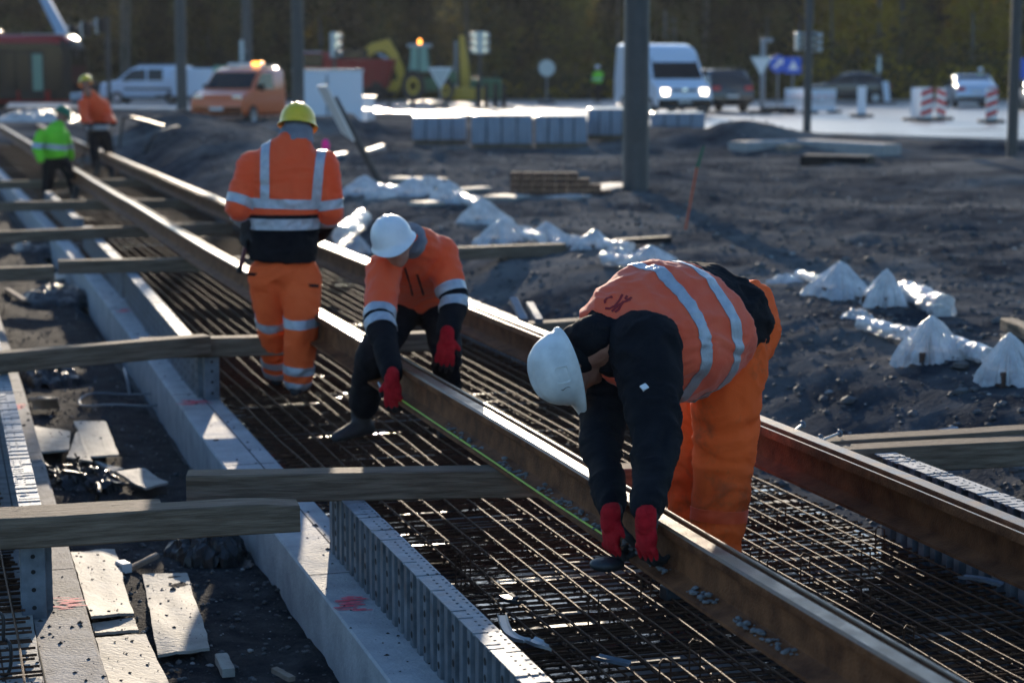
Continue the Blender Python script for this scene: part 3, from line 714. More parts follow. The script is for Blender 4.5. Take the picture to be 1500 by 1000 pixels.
w1, jk1, tr1 = person('man stooping over the rail in an orange vest, scuffed white helmet and red gloves', T(7.9, .45, .012), (hc1, F, Lf, U), S1, l1, A1, G1,
    dict(tr=M['trouser'], jk=M['navy'], panel=True), vox=.0105, fold=.0115, seed=1, helm=M['scuffed'], hoodm=(M['navy'], .080, .045), pelvis=(at(1091, 479, 7.79), (Vector((.135, 0, -.02)), l1*.200, Vector((.03, 0, .140)))))
mb = MB(); torso(mb, dense([(at(1031, 474, 7.64), .236, .205), (at(1022, 478, 7.61), .248, .216), (at(998, 484, 7.54), .262, .230), (at(958, 486, 7.41), .262, .206), (at(908, 498, 7.28), .200, .158), (at(884, 506, 7.22), .14, .115)]), l1)
bm = remesh(mb, .010, 3); folds(bm, .013, 6.5, 8, .006); vest = bmobj(bm, 'vest', M['vest'], w1)
ax = (at(908, 497, 7.28)-at(1062, 466, 7.72)).normalized()
stripe(vest, at(958, 484, 7.41), ax, .027); stripe(vest, at(1002, 476, 7.55), ax, .027)
W = parent_world(w1); LG = G1[0]['p']
stripe(tr1, at(1053, 752, 7.6), (LG[2]-LG[1]), .024, keep=lambda c: seg_d(c, LG[0], LG[2]) < .17, name='knee_band', m=M['orange'])
mb = MB(); mb.ell(hc1-F*.028-U*.028, (F*.088, Lf*.090, U*.105)); bm = remesh(mb, .01, 2); folds(bm, .003, 16, 2); bmobj(bm, 'balaclava', M['navy'], w1)
# faded lettering between the shoulders of the vest
def on_mesh(o, x, y):
    W = parent_world(o.parent) if o.parent else Vector((0, 0, 0)); d = ray(x, y).normalized()
    hit, p, nn, _ = o.ray_cast(Vector((0, 0, HC))-W, d); return (p+W, nn) if hit else (None, None)
def pen(o, strokes, r, m, parent, name, off=.002):
    mb = MB(); W = parent_world(parent)
    for st in strokes:
        pts = []
        for (xa, ya), (xb, yb) in zip(st, st[1:]):
            for k in range(5): pts.append((xa+(xb-xa)*k/5, ya+(yb-ya)*k/5))
        pts.append(st[-1]); Q = []
        for x, y in pts:
            p, nn = on_mesh(o, x, y)
            if p: Q.append((p+nn*off, nn))
        for (p, n1), (q, n2) in zip(Q, Q[1:]):
            d = (q-p).normalized(); s_ = d.cross(n1).normalized()*r
            mb.add([p-s_-d*r*.3, p+s_-d*r*.3, q+s_+d*r*.3, q-s_+d*r*.3], [(0, 1, 2, 3)])
    mb.v = [p-W for p in mb.v]
    return mb.build(name, m, parent, smooth=0, solid=.001) if mb.v else None
M['letter'] = mat('faded red lettering', (.26, .015, .02), .8)
zx = lambda L: [(840+a*160/1231, 370+b*130/1000) for a, b in L]
for st_ in [zx([(435, 500), (380, 515), (355, 545), (360, 565)]), zx([(550, 475), (520, 540), (470, 600), (410, 632), (365, 628)]), zx([(600, 490), (585, 520), (610, 535), (655, 510)]), zx([(640, 535), (560, 560), (490, 610), (435, 660)]), zx([(560, 555), (530, 600), (510, 640), (470, 670)])]: pen(vest, [st_], .0042, M['letter'], vest, 'lettering')
# square label on the near sleeve
p0, n0 = on_mesh(jk1, 944, 567)
if p0:
    e1 = (Vector((.7, 0, .72))-n0*n0.dot(Vector((.7, 0, .72)))).normalized(); e2 = n0.cross(e1); mb = MB(); h = .012
    mb.prism([p0-e1*h-e2*h-n0*.006, p0+e1*h-e2*h-n0*.006, p0+e1*h+e2*h-n0*.006, p0-e1*h+e2*h-n0*.006], n0*.010); mb.v = [p-parent_world(jk1) for p in mb.v]; mb.build('sleeve_badge', M['signwhite'], jk1, smooth=0)
glove(w1, at(947, 760, 6.47), (-.02, -.02, -1), (.75, .55, -.1), -1, .50, M['glove'], 1.10, thumb=.7)
glove(w1, at(896, 758, 6.72), (-.04, -.06, -1), (.85, .45, -.1), 1, .75, M['glove'], 1.12, thumb=.8)
t = root('hand_tool', at(889, 826, 6.70), 'dark rounded tool held under the red glove by the rail', 'tool')
mb = MB(); q = at(889, 826, 6.70); mb.ell(q, (Vector((.062, .01, .0)), Vector((-.01, .05, 0)), Vector((0, 0, .026)))); bm = remesh(mb, .006, 1); bmobj(bm, 'tool_head', M['darktool'], t)
mb = MB(); mb.tube([q+Vector((.03, .02, .015)), q+Vector((.02, .04, .05)), q+Vector((.0, .05, .075))], .011, 10); mb.wbuild('tool_grip', M['plastic'], t)
# ------------------------------------------------------------------ the man bending towards us
l3 = Vector((.96, -.05, .22)).normalized()
S3 = [(at(612, 437, 11.12), .175, .14), (at(609, 408, 10.98), .195, .145), (at(607, 382, 10.80), .20, .14), (at(600, 362, 10.64), .150, .105), (at(590, 352, 10.54), .085, .08)]
F, Lf, U = basis((-.06, -.93, -.27), (.93, .02, .33))
hc3 = at(577, 356, 10.42)
A3 = [dict(p=[at(645, 372, 10.76), at(666, 440, 10.62), at(656, 487, 10.50)], r=[.097, .076, .060]), dict(p=[at(562, 397, 10.56), at(556, 470, 10.25), at(573, 546, 9.99)], r=[.097, .078, .057])]
G3 = [dict(p=[at(638, 445, 11.15), at(654, 515, 10.80), at(656, 594, 11.15)], r=[.110, .086, .073], toe=(.25, -.95)), dict(p=[at(592, 448, 11.1), at(546, 522, 10.66), at(529, 608, 10.86)], r=[.114, .092, .080], toe=(-.65, -.75), z=.012)]
w3, jk3, tr3 = person('man bending towards us astride the middle rail, clean white helmet and short orange jacket', T(11.0, .1, .012), (hc3, F, Lf, U), S3, l3, A3, G3,
    dict(tr=M['navy'], jk=M['orange']), vox=.011, fold=.0085, seed=4, helm=M['white'], pelvis=(at(613, 440, 11.15), (Vector((.16, 0, 0)), Vector((0, .13, 0)), Vector((0, 0, .12)))))
for (A, e0, bands, x0, x1) in ((A3[1], (548, 455), ((547, 461), (559, 493)), 0, 1), (A3[0], (664, 418), ((664, 424), (665, 452)), 0, 1)):
    p = A['p']; kp = lambda c, p=p: min(seg_d(c, p[0], p[1]), seg_d(c, p[1], p[2])) < .125 and (c-p[0]).dot(p[1]-p[0]) > 0
    Yb = p[1].y+.02
    dn = (p[1]-p[0]).normalized(); recolor(jk3, at(*e0, Yb), dn, M['navy'], keep=kp)
    for i, b in enumerate(bands): stripe(jk3, at(*b, Yb), dn if i == 0 else (p[2]-p[0]).normalized(), .027, keep=kp)
recolor(jk3, at(612, 436, 11.05), S3[0][0]-S3[2][0], M['navy'], keep=lambda c: seg_d(c, S3[0][0], S3[1][0]) < .26 and abs(c.x-S3[0][0].x) < .2)
def cord(o, pts, r, m, name):
    Q = [on_mesh(o, *q) for q in pts]; Q = [p+n*.001 for p, n in Q if p]
    if len(Q) > 1: mb = MB(); mb.tube(Q, r, 6); mb.v = [p-parent_world(o) for p in mb.v]; mb.build(name, m, o)
cord(jk3, [(593, 392), (597, 405), (601, 418), (604, 432)], .005, M['navy'], 'zip'); cord(jk3, [(611, 402), (614, 412), (618, 424), (620, 431)], .006, M['navy'], 'pocket_zip')
mb = MB(); torso(mb, [(at(606, 370, 10.70), .10, .09), (at(599, 357, 10.60), .106, .095), (at(594, 349, 10.53), .10, .095)], l3); bm = remesh(mb, .012, 2); M['greyhood'] = mat('grey blue hood cloth', (.13, .15, .19), .85, col2=(.20, .22, .26), scale=8, bump=.3, bscale=200); folds(bm, .005, 14, 3); bmobj(bm, 'collar', M['greyhood'], w3)
glove(w3, at(655, 492, 10.46), (-.10, -.25, -1), (-.1, 1, -.1), 1, .35, M['glove'], 1.15, vox=.006)
glove(w3, at(574, 553, 9.96), (.05, -.15, -1), (.3, .9, 0), -1, .45, M['glove'], 1.15, vox=.006)
# ------------------------------------------------------------------ the man walking away
l2 = Vector((-1, 0, .02)).normalized()
S2 = [(at(414, 382, 12.35), .205, .155), (at(416, 340, 12.35), .212, .16), (at(419, 285, 12.35), .23, .165), (at(424, 240, 12.35), .225, .145), (at(430, 215, 12.36), .135, .105), (at(433, 205, 12.38), .095, .09)]
F, Lf, U = basis((.12, .95, -.28), (-1, .1, 0))
hc2 = at(436, 186, 12.42)
A2 = [dict(p=[at(370, 245, 12.35), at(350, 302, 12.28), at(372, 330, 12.55)], r=[.10, .088, .066]), dict(p=[at(473, 243, 12.36), at(483, 308, 12.35), at(466, 340, 12.6)], r=[.10, .088, .066])]
G2 = [dict(p=[at(394, 405, 12.36), at(401, 478, 12.46), at(405, 551, 12.74)], r=[.130, .102, .088], toe=(-.12, 1)), dict(p=[at(440, 405, 12.36), at(441, 480, 12.24), at(436, 569, 12.30)], r=[.130, .104, .090], toe=(.1, 1))]
w2, jk2, tr2 = person('man seen from behind walking away in orange trousers and jacket, yellow helmet', T(13.0, -.2, .012), (hc2, F, Lf, U), S2, l2, A2, G2,
    dict(tr=M['trouser2'], jk=M['orange']), vox=.012, fold=.009, seed=9, helm=M['yellow'], hoodm=(M['greyhood'], .112), pelvis=(at(416, 398, 12.36), (Vector((.185, 0, 0)), Vector((0, .15, 0)), Vector((0, 0, .12)))))
Z = Vector((0, 0, 1)); tz = lambda y: at(417, y, 12.2)
body2 = lambda c: abs(c.x-tz(300).x) < .245 and seg_d(c, A2[0]['p'][0], A2[0]['p'][1]) > .10 and seg_d(c, A2[1]['p'][0], A2[1]['p'][1]) > .10
nb = lambda c: (c-at(417, 380, 12.35)).xy.length < .30 and c.z < tz(300).z
recolor(jk2, tz(315), -Z, M['navy'], keep=lambda c: c.z < tz(310).z and min(seg_d(c, *A2[0]['p'][:2]), seg_d(c, *A2[1]['p'][:2])) > .095)
stripe(jk2, tz(329), Z, .034, keep=lambda c: min(seg_d(c, *A2[0]['p'][:2]), seg_d(c, *A2[1]['p'][:2])) > .095)
stripe(jk2, tz(299), Vector((.03, 0, 1)), .030, keep=body2)
for x in (388, 465):
    c0 = at(x, 260, 12.2); stripe(jk2, c0, Vector((1, 0, -.10 if x > 420 else 0)), .028, off=.006, keep=lambda c: tz(303).z < c.z < tz(200).z and c.y < 12.45)
for A, yb in ((A2[0], 300), (A2[1], 318)):
    p = A['p']; q = p[0]+(p[1]-p[0])*.88; stripe(jk2, q, p[1]-p[0], .030, keep=lambda c, p=p: seg_d(c, p[0], p[1]) < .105)
for G, ys in ((G2[0], (456, 525, 546)), (G2[1], (467, 539, 564))):
    p = G['p']
    for y in ys:
        w = (at(0, y, p[1].y).z-p[0].z)/(p[2].z-p[0].z); q = p[0]+(p[2]-p[0])*w
        stripe(tr2, q, (p[2]-p[1])+Vector((.03 if y < 470 else 0, 0, 0)), .027, keep=lambda c, p=p, o=(G2[1] if G is G2[0] else G2[0])['p']: min(seg_d(c, p[0], p[1]), seg_d(c, p[1], p[2])) < min(seg_d(c, o[0], o[1]), seg_d(c, o[1], o[2])))
for x, y in ((373, 402), (455, 418)):
    p, nn = on_mesh(tr2, x, y)
    if p: mb = MB(); mb.box(p, (.10, .012, .018), Matrix.Rotation(.08, 3, 'Y')); mb.v = [q-parent_world(tr2) for q in mb.v]; mb.build('pocket_flap', M['navy'], tr2, bevel=.003)
glove(w2, at(362, 332, 12.30), (-.3, .2, -1), (.8, .4, 0), 1, .8, M['glovedk'], 1.2, vox=.008)
glove(w2, at(470, 342, 12.62), (-.5, .6, -.6), (-.5, .5, 0), -1, .8, M['glovedk'], 1.2, vox=.008)
st = root('walking_staff', at(352, 392, 12.26), 'dark red staff held low in the left hand of the walking man', 'staff')
mb = MB(); mb.tube([at(370, 318, 12.36), at(352, 392, 12.26)], .014, 8); mb.wbuild('shaft', mat('dark red shaft', (.10, .02, .02), .6), st)
mb = MB(); mb.tube([at(352, 391, 12.26), at(350, 400, 12.255)], .018, 8); mb.wbuild('ferrule', M['plastic'], st)
# ------------------------------------------------------------------ the two far workers
lg = Vector((-1, .1, 0)).normalized()
S5 = [(at(143, 192, 36.5), .19, .14), (at(142, 175, 36.5), .215, .15), (at(138, 156, 36.4), .225, .15), (at(131, 140, 36.3), .13, .10), (at(128, 135, 36.2), .085, .085)]
F, Lf, U = basis((-.5, .8, -.35), (-.8, -.5, .1))
A5 = [dict(p=[at(122, 152, 36.2), at(124, 176, 36.0), at(134, 184, 35.8)], r=[.10, .085, .065]), dict(p=[at(152, 152, 36.5), at(160, 172, 36.3), at(166, 180, 36.0)], r=[.10, .085, .065])]
G5 = [dict(p=[at(136, 198, 36.5), at(138, 224, 36.3), at(142, 248, 36.2)], r=[.12, .09, .08], toe=(-.4, .9), z=.11), dict(p=[at(154, 198, 36.5), at(160, 226, 36.5), at(163, 252, 36.4)], r=[.12, .09, .08], toe=(-.2, .9), z=.06)]
w5, jk5, tr5 = person('far worker standing upright on the track in an orange jacket and yellow helmet', T(38.2, .9, .1), (at(125, 122, 36.2), F, Lf, U), S5, lg, A5, G5, dict(tr=M['navy'], jk=M['orange']), vox=.022, fold=.004, seed=3, helm=M['yellow'], pelvis=(at(145, 198, 36.5), (Vector((.18, 0, 0)), Vector((0, .14, 0)), Vector((0, 0, .12)))))
recolor(jk5, at(140, 179, 36.4), -Z, M['navy'], keep=lambda c: c.z < at(140, 176, 36.4).z)
stripe(jk5, at(140, 187, 36.3), Z, .045)
rod = root('measuring_rod', at(119, 243, 36), 'thin rod held slanting by the far worker in the orange jacket', 'rod')
mb = MB(); mb.tube([at(134, 182, 35.7), at(119, 243, 36)], .016, 6); mb.wbuild('rod_shaft', M['plastic'], rod); mb = MB(); mb.tube([at(119, 240, 36), at(118.5, 245, 36)], .022, 6); mb.wbuild('rod_tip', M['steel'], rod)
S4 = [(at(82, 232, 30.2), .17, .13), (at(80, 216, 30.2), .195, .145), (at(79, 202, 30.2), .20, .135), (at(83, 190, 30.3), .14, .105), (at(88, 182, 30.4), .08, .08)]
F, Lf, U = basis((.55, .7, -.45), (-.75, .6, .1))
A4 = [dict(p=[at(61, 199, 30.1), at(54, 216, 30.0), at(60, 234, 29.9)], r=[.098, .08, .062]), dict(p=[at(93, 197, 30.4), at(100, 214, 30.6), at(103, 230, 30.7)], r=[.09, .076, .058])]
G4 = [dict(p=[at(73, 236, 30.2), at(71, 262, 30.2), at(68, 286, 30.2)], r=[.112, .09, .077], toe=(.3, .9), z=.02), dict(p=[at(91, 235, 30.3), at(105, 260, 30.3), at(110, 286, 30.2)], r=[.112, .09, .077], toe=(.5, .8), z=.02)]
w4, jk4, tr4 = person('far worker in a bright green jacket and dark green helmet, back turned', T(31.4, -.1, .02), (at(91, 169, 30.5), F, Lf, U), S4, lg, A4, G4, dict(tr=M['navy'], jk=M['green']), vox=.018, fold=.005, seed=6, helm=M['greenhel'], pelvis=(at(83, 237, 30.25), (Vector((.16, 0, 0)), Vector((0, .13, 0)), Vector((0, 0, .12)))))
stripe(jk4, at(78, 215, 30.1), Vector((.1, 0, 1)), .04)
def far_person(label, x, yf, Y, vest, helm, yaw, group=None):
    # standing figure seen at a great distance
    P = at(x, yf, Y); f = Vector((math.cos(yaw), math.sin(yaw), 0)); l = Vector((-f.y, f.x, 0)); up = Vector((0, 0, 1))
    q = lambda a, b, z: P+f*a+l*b+up*z
    S = [(q(0, 0, .92), .19, .14), (q(0, 0, 1.15), .21, .15), (q(.01, 0, 1.36), .21, .14), (q(.02, 0, 1.46), .11, .09), (q(.03, 0, 1.50), .08, .08)]
    A = [dict(p=[q(0, .21*s, 1.38), q(.06, .25*s, 1.10), q(.26, .18*s, 1.02)], r=[.09, .075, .06]) for s in (1, -1)]
    G = [dict(p=[q(0, .1*s, .90), q(.03*s, .11*s, .5), q(-.02*s, .12*s, .10)], r=[.11, .085, .07], toe=(f.x, f.y), z=P.z) for s in (1, -1)]
    F, Lf, U = basis(f-up*.15, l)
    r, jk, tr = person(label, P, (q(.04, 0, 1.64), F, Lf, U), S, l, A, G, dict(tr=M['navy'], jk=vest), vox=.03, fold=.004, helm=helm, group=group)
    stripe(jk, q(0, 0, 1.12), up, .035)
    return r
far_person('distant person in a green vest standing left of the white van', 876, 150, 97, M['green'], M['white'], 2.2)
far_person('distant person in a green vest standing behind the pale saloon car', 1434, 152, 100, M['green'], M['white'], -1.2)
# ================================================================== LOOSE THINGS NEAR THE TRACK
rnd = random.Random(11)
def pebble(mb, p, r, m=0, flat=.7):
    # irregular little stone
    vs = []; ph = rnd.random()*6
    for a, n in ((-.9, 1), (-.35, 5), (.35, 5), (.9, 1)):
        for j in range(n):
            th = 2*math.pi*j/5+ph; rr = r*math.sqrt(max(0, 1-a*a))*rnd.uniform(.75, 1.25) if n > 1 else 0
            vs.append(Vector(p)+Vector((rr*math.cos(th), rr*math.sin(th)*rnd.uniform(.7, 1), a*r*flat)))
    f = [(0, 1+(j+1) % 5, 1+j) for j in range(5)]+[(1+j, 1+(j+1) % 5, 6+(j+1) % 5, 6+j) for j in range(5)]+[(11, 6+j, 6+(j+1) % 5) for j in range(5)]
    mb.add(vs, f, m)
def scatter(name, pts, mats, label=None, seed=3):
    mb = MB()
    for p, r, m in pts: pebble(mb, p, r, m)
    return tag(mb.build(name, mats, smooth=0), label, None, kind='stuff')
P = []
for k in range(5200):
    u = 4+rnd.random()**1.6*26; v = rnd.uniform(-1.86, -.95); q = T(u, v); r = .004+.012*rnd.random()**3
    P.append((Vector((q.x, q.y, gz(q.x, q.y)+r*.3)), r, 0 if rnd.random() < .93 else 1))
M['chip'] = mat('pale chippings', (.26, .25, .24), .8, col2=(.36, .35, .33), scale=5); M['stonedk'] = mat('dark gravel', (.05, .052, .056), .8, col2=(.12, .12, .12), scale=6, bump=.4, bscale=60)
scatter('pit_gravel', P, [M['stonedk'], M['chip']])
P = []
for k in range(20000):
    u = 5+rnd.random()**1.7*40; v = rnd.uniform(1.75, 3.4+u*.35); q = T(u, v); r = .006+.022*rnd.random()**4+.0002*u
    P.append((Vector((q.x, q.y, gz(q.x, q.y)+r*.25)), r, 0 if rnd.random() < .96 else 1))
for k in range(900):
    u = 6+rnd.random()**1.5*34; v = rnd.uniform(1.75, 3.2+u*.3); q = T(u, v); r = .02+.035*rnd.random()**3
    P.append((Vector((q.x, q.y, gz(q.x, q.y)+r*.2)), r, 0))
scatter('bank_gravel', P, [M['stonedk'], M['chip']])
P = []
for k in range(420):
    u = rnd.uniform(5.6, 9.6)+rnd.gauss(0, .1); v = rnd.uniform(-.128, -.085); q = T(u, v); r = .004+.011*rnd.random()**2
    if MN.noise((u*3.1, 1, 5)) < -.12: continue
    P.append((Vector((q.x, q.y, .366+r*.6+abs(rnd.gauss(0, .006)))), r, 0))
scatter('concrete_crumbs', P, [mat('blue grey concrete crumbs', (.11, .115, .125), .9, col2=(.20, .205, .215), scale=20)])
# ---- yellow-green cord stretched along the rail foot
o = root('string_line', T(8.6, -.13, .375), 'yellow green cord stretched along the foot of the middle rail', 'cord')
mb = MB(); mb.tube([T(u, -.128+.003*math.sin(u*2), .372+.002*math.sin(u*3)) for u in axis([(7.35, 10.9, .15)])], .0042, 6); mb.wbuild('cord', M['tape'], o)
mb = MB(); mb.tube([T(10.86, -.128, .365), T(10.92, -.128, .385)], .008, 6); mb.wbuild('hook', M['steel'], o)
# ---- cement boards in the pit
def board(label, px, z, sag=.02, seed=0, th=.012, spk=40):
    # outline measured at height z (single value or one per corner); bent a little, specked with dirt
    zs = z if hasattr(z, '__len__') else [z]*len(px); c4 = [un(x, y, q) for (x, y), q in zip(px, zs)]
    r2 = random.Random(seed); mb = MB(); n = 14; top = []
    A, B, D, E_ = c4[0], c4[1], c4[2], c4[3]
    for i in range(n+1):
        for j in range(n+1):
            a, b = i/n, j/n; p = (A*(1-b)+B*b)*(1-a)+(E_*(1-b)+D*b)*a
            e = min(a, 1-a, b, 1-b); p = p+Vector((0, 0, sag*(math.sin(a*5+seed)*.6+.4*MN.noise((a*2.2+seed, b*2.2, 1)))))
            if e < .01: p += Vector((r2.uniform(-.003, .003), r2.uniform(-.004, .004), 0))
            top.append(p)
    mb.v = top+[p-Vector((0, 0, th)) for p in top]; k = (n+1)**2; N1 = n+1
    for i in range(n):
        for j in range(n):
            a = i*N1+j; mb.f += [[a, a+1, a+N1+1, a+N1], [k+a, k+a+N1, k+a+N1+1, k+a+1]]
    for i in range(n):
        for (a, b) in ((i, i+1), (n*N1+i+1, n*N1+i), ((i+1)*N1, i*N1), (i*N1+n, (i+1)*N1+n)): mb.f.append([b, a, k+a, k+b])
    mb.m = [0]*len(mb.f); c = sum(c4, Vector())/4
    o = tag(mb.build('cement_board', M['board'], origin=c, smooth=50), label, 'board', 'cement boards lying in the pit')
    mb = MB()
    for q in range(spk):
        i, j = r2.randrange(n*N1), 0; a, b = r2.random()*.96+.02, r2.random()*.96+.02; ii, jj = int(a*n), int(b*n); p = top[ii*N1+jj]+(top[(ii+1)*N1+jj]-top[ii*N1+jj])*(a*n-ii)+(top[ii*N1+jj+1]-top[ii*N1+jj])*(b*n-jj)
        pebble(mb, p+Vector((0, 0, .002)), .002+.007*r2.random()**3, 0, .5)
    mb.v = [p-c for p in mb.v]; mb.m = [0]*len(mb.f)
    tag(mb.build('dirt_specks', M['speck'], o, smooth=0), kind='stuff')
    return o
zb = [-.23, -.25, -.25, -.21]
board('long dirty cement board along the left beam, topmost of three in a row', [(104, 811), (168, 806), (196, 896), (133, 901)], [-.22, -.26, -.22, -.16], .02, 1)
board('short cement board strip between two longer ones at the left beam', [(134, 913), (196, 905), (203, 922), (139, 927)], [-.2, -.24, -.24, -.2], .006, 2, spk=10)
board('cement board running out of the bottom edge, lit by the sun', [(140, 934), (213, 928), (278, 1060), (180, 1062)], [-.19, -.24, -.24, -.19], .018, 3)
board('curved cement board lying alone in the pit, half in shade', [(209, 836), (274, 834), (308, 951), (230, 960)], -.255, .03, 4)
board('cement board lying flat, left one of the far pair', [(46, 622), (103, 630), (101, 657), (57, 661)], [-.2, -.22, -.2, -.18], .008, 5, spk=12)
board('squarish cement board lying flat, right one of the far pair', [(107, 616), (154, 616), (174, 664), (131, 667)], -.22, .008, 6, spk=12)
board('torn pointed piece of cement board between the far pair', [(112, 633), (117, 633), (135, 674), (98, 668)], -.20, .01, 7, spk=6)
board('grey cement board turned askew beside the black cables', [(170, 691), (211, 686), (246, 706), (214, 715)], [-.22, -.24, -.26, -.25], .008, 8, spk=4)
board('narrow bright sliver of cement board', [(139, 675), (143, 675), (182, 686), (165, 690)], [-.2, -.2, -.24, -.24], .004, 9, spk=2)
board('pale board at the bottom left corner, partly in shade', [(-20, 902), (47, 893), (67, 1040), (-20, 1060)], [-.03, -.03, -.03, -.03], .004, 10)
board('white scrap of board by the far short timber', [(75, 400), (96, 398), (99, 407), (78, 410)], [-.22, -.22, -.24, -.24], .006, 11, spk=2)
board('light scrap of board curled up beside the black loop of cable', [(40, 582), (82, 580), (88, 592), (50, 594)], [-.2, -.14, -.24, -.25], .03, 12, spk=4)
# ---- crumpled black plastic and cable heaps
def heap(name, label, px, z, sx, sy, h, seed, m=None, n=44):
    c = un(*px, z); r2 = random.Random(seed); mb = MB(); vs = []
    for i in range(n):
        for j in range(n):
            a, b = i/(n-1)*2-1, j/(n-1)*2-1; d = math.hypot(a, b)*(1+.25*MN.noise((math.atan2(b, a)*1.3, seed, 2)))
            e = max(0, 1-d*d); q = Vector((a*3+seed, b*3, seed*.7))
            rid = (1-abs(MN.noise(q*1.2))*2.2)*.6+(1-abs(MN.noise(q*3.1))*2)*.28
            vs.append(c+UD*(b*sy)+VD*(a*sx)+Vector((0, 0, h*(e**.7)*(.55+.6*rid)-.03*(d > .98)))+VD*.03*MN.noise(q*2)+UD*.03*MN.noise(q*2+Vector((4, 4, 4))))
    mb.v = vs
    for i in range(n-1):
        for j in range(n-1): a = i*n+j; mb.f.append([a, a+n, a+n+1, a+1]); mb.m.append(0)
    return mb.build(name, m or M['blackpl'], origin=c, smooth=25)
tag(heap('plastic_heap', '', (300, 808), -.29, .20, .26, .15, 3), 'heap of torn black plastic in the pit above the lone curved board', 'plastic heap')
tag(heap('plastic_heap', '', (125, 712), -.28, .20, .22, .11, 5), 'black crumpled plastic lying between the nearest timber and the grey askew board', 'plastic heap')
tag(heap('plastic_heap', '', (70, 553), -.28, .22, .40, .13, 8), 'black glinting plastic heap just below the long tilting timber', 'plastic heap')
tag(heap('plastic_heap', '', (85, 440), -.30, .42, .5, .16, 12), 'dark heap of sheeting in the pit below the two shorter timbers', 'plastic heap')
tag(heap('plastic_heap', '', (75, 365), -.30, .5, .9, .22, 14), 'dark heap in the pit behind the short timber at the left edge', 'plastic heap')
tag(heap('rubble_heap', '', (55, 180), .22, 1.6, 2.4, .45, 17, mat('pale wrapped rubble', (.30, .29, .27), .5, col2=(.5, .48, .45), scale=3, bump=.5, bscale=6)), 'pale heap of wrapped rubble left of the far rails, before the red bus', 'rubble heap')
def strand(name, label, cat, pts, r, m, n=7, group=None):
    c = pts[len(pts)//2]; mb = MB(); mb.tube(pts, r, n); return tag(mb.build(name, m, origin=c), label, cat, group)
def smoothpts(P, k=6):
    out = []
    for i in range(len(P)-1):
        p = [P[max(i-1, 0)], P[i], P[i+1], P[min(i+2, len(P)-1)]]
        for j in range(k):
            w = j/k; out.append(.5*((2*p[1])+(p[2]-p[0])*w+(2*p[0]-5*p[1]+4*p[2]-p[3])*w*w+(3*p[1]-p[0]-3*p[2]+p[3])*w**3))
    return out+[P[-1]]
for k in range(11):
    r2 = random.Random(40+k); x, y = 78+r2.uniform(0, 60), 668+r2.uniform(0, 30); pts = [un(x+r2.uniform(-14, 14)+9*i*math.cos(k), y+7*i+r2.uniform(-8, 8), -.19-.02*i+r2.uniform(0, .05)) for i in range(6)]
    strand('cable', 'black corrugated cable piece heaped on the plastic beside the pale boards', 'cable', smoothpts(pts), .007 if k % 3 else .012, M['cable'], group='cable offcuts in the pit')
c = un(180, 585, -.26); strand('cable_loop', 'wide thin loop of grey cable lying in the pit under the tilting timber', 'cable', [c+Vector((.30*math.cos(a), .34*math.sin(a)*.9, .015*math.sin(3*a))) for a in [2*math.pi*i/40*.97 for i in range(41)]], .008, M['greycab'])
strand('hose_end', 'short grey blue hose end standing above the cable loop', 'hose', smoothpts([un(182, 540, -.1), un(186, 556, -.14), un(190, 578, -.24)]), .010, M['greycab'])
strand('handle_loop', 'black oval loop handle at the lower left edge of the picture', 'handle', smoothpts([at(-20, 897, 6.6), at(3, 900, 6.6), at(5, 935, 6.6)]+[at(8, 936, 6.62), at(15, 945, 6.6), at(16, 968, 6.6), at(12, 985, 6.6), at(2, 992, 6.6), at(-14, 1000, 6.6)]), .0062, M['cable'], 10)
def stick(name, label, cat, a, b, w, h, m, group=None):
    d = (b-a); L = d.length; rot = d.to_track_quat('X', 'Z').to_matrix(); mb = MB(); n = 5
    for i in range(n):
        pass
    mb.loft([[Vector((-L/2+L*i/n, y*w/2*(1+.06*math.sin(i*2)), z*h/2)) for y, z in ((-1, -1), (1, -1), (1, .8), (.8, 1), (-.8, 1), (-1, .8))] for i in range(n+1)])
    o = mb.build(name, m, smooth=30, origin=None); o.location = (a+b)/2; o.rotation_euler = rot.to_euler(); return tag(o, label, cat, group)
stick('wood_offcut', 'pale wooden slat pointing at the black plastic heap', 'wood scrap', un(191, 832, -.27), un(231, 812, -.23), .035, .02, M['woodend'])
stick('wood_offcut', 'grey block standing beside the lone curved board', 'wood scrap', un(324, 962, -.26), un(335, 985, -.27), .05, .035, M['board'])
stick('wood_offcut', 'thin slat lying near the bottom edge by the concrete beam', 'wood scrap', un(402, 980, -.27), un(428, 994, -.28), .03, .02, M['woodend'])
stick('wood_offcut', 'short pale stick in the pit by the left timber ends', 'wood scrap', un(10, 424, -.25), un(36, 440, -.25), .05, .03, M['woodend'])
stick('foam_scrap', 'small white crumb of foam beside the topmost board', 'foam scrap', un(176, 827, -.25), un(186, 832, -.25), .05, .045, M['signwhite'])
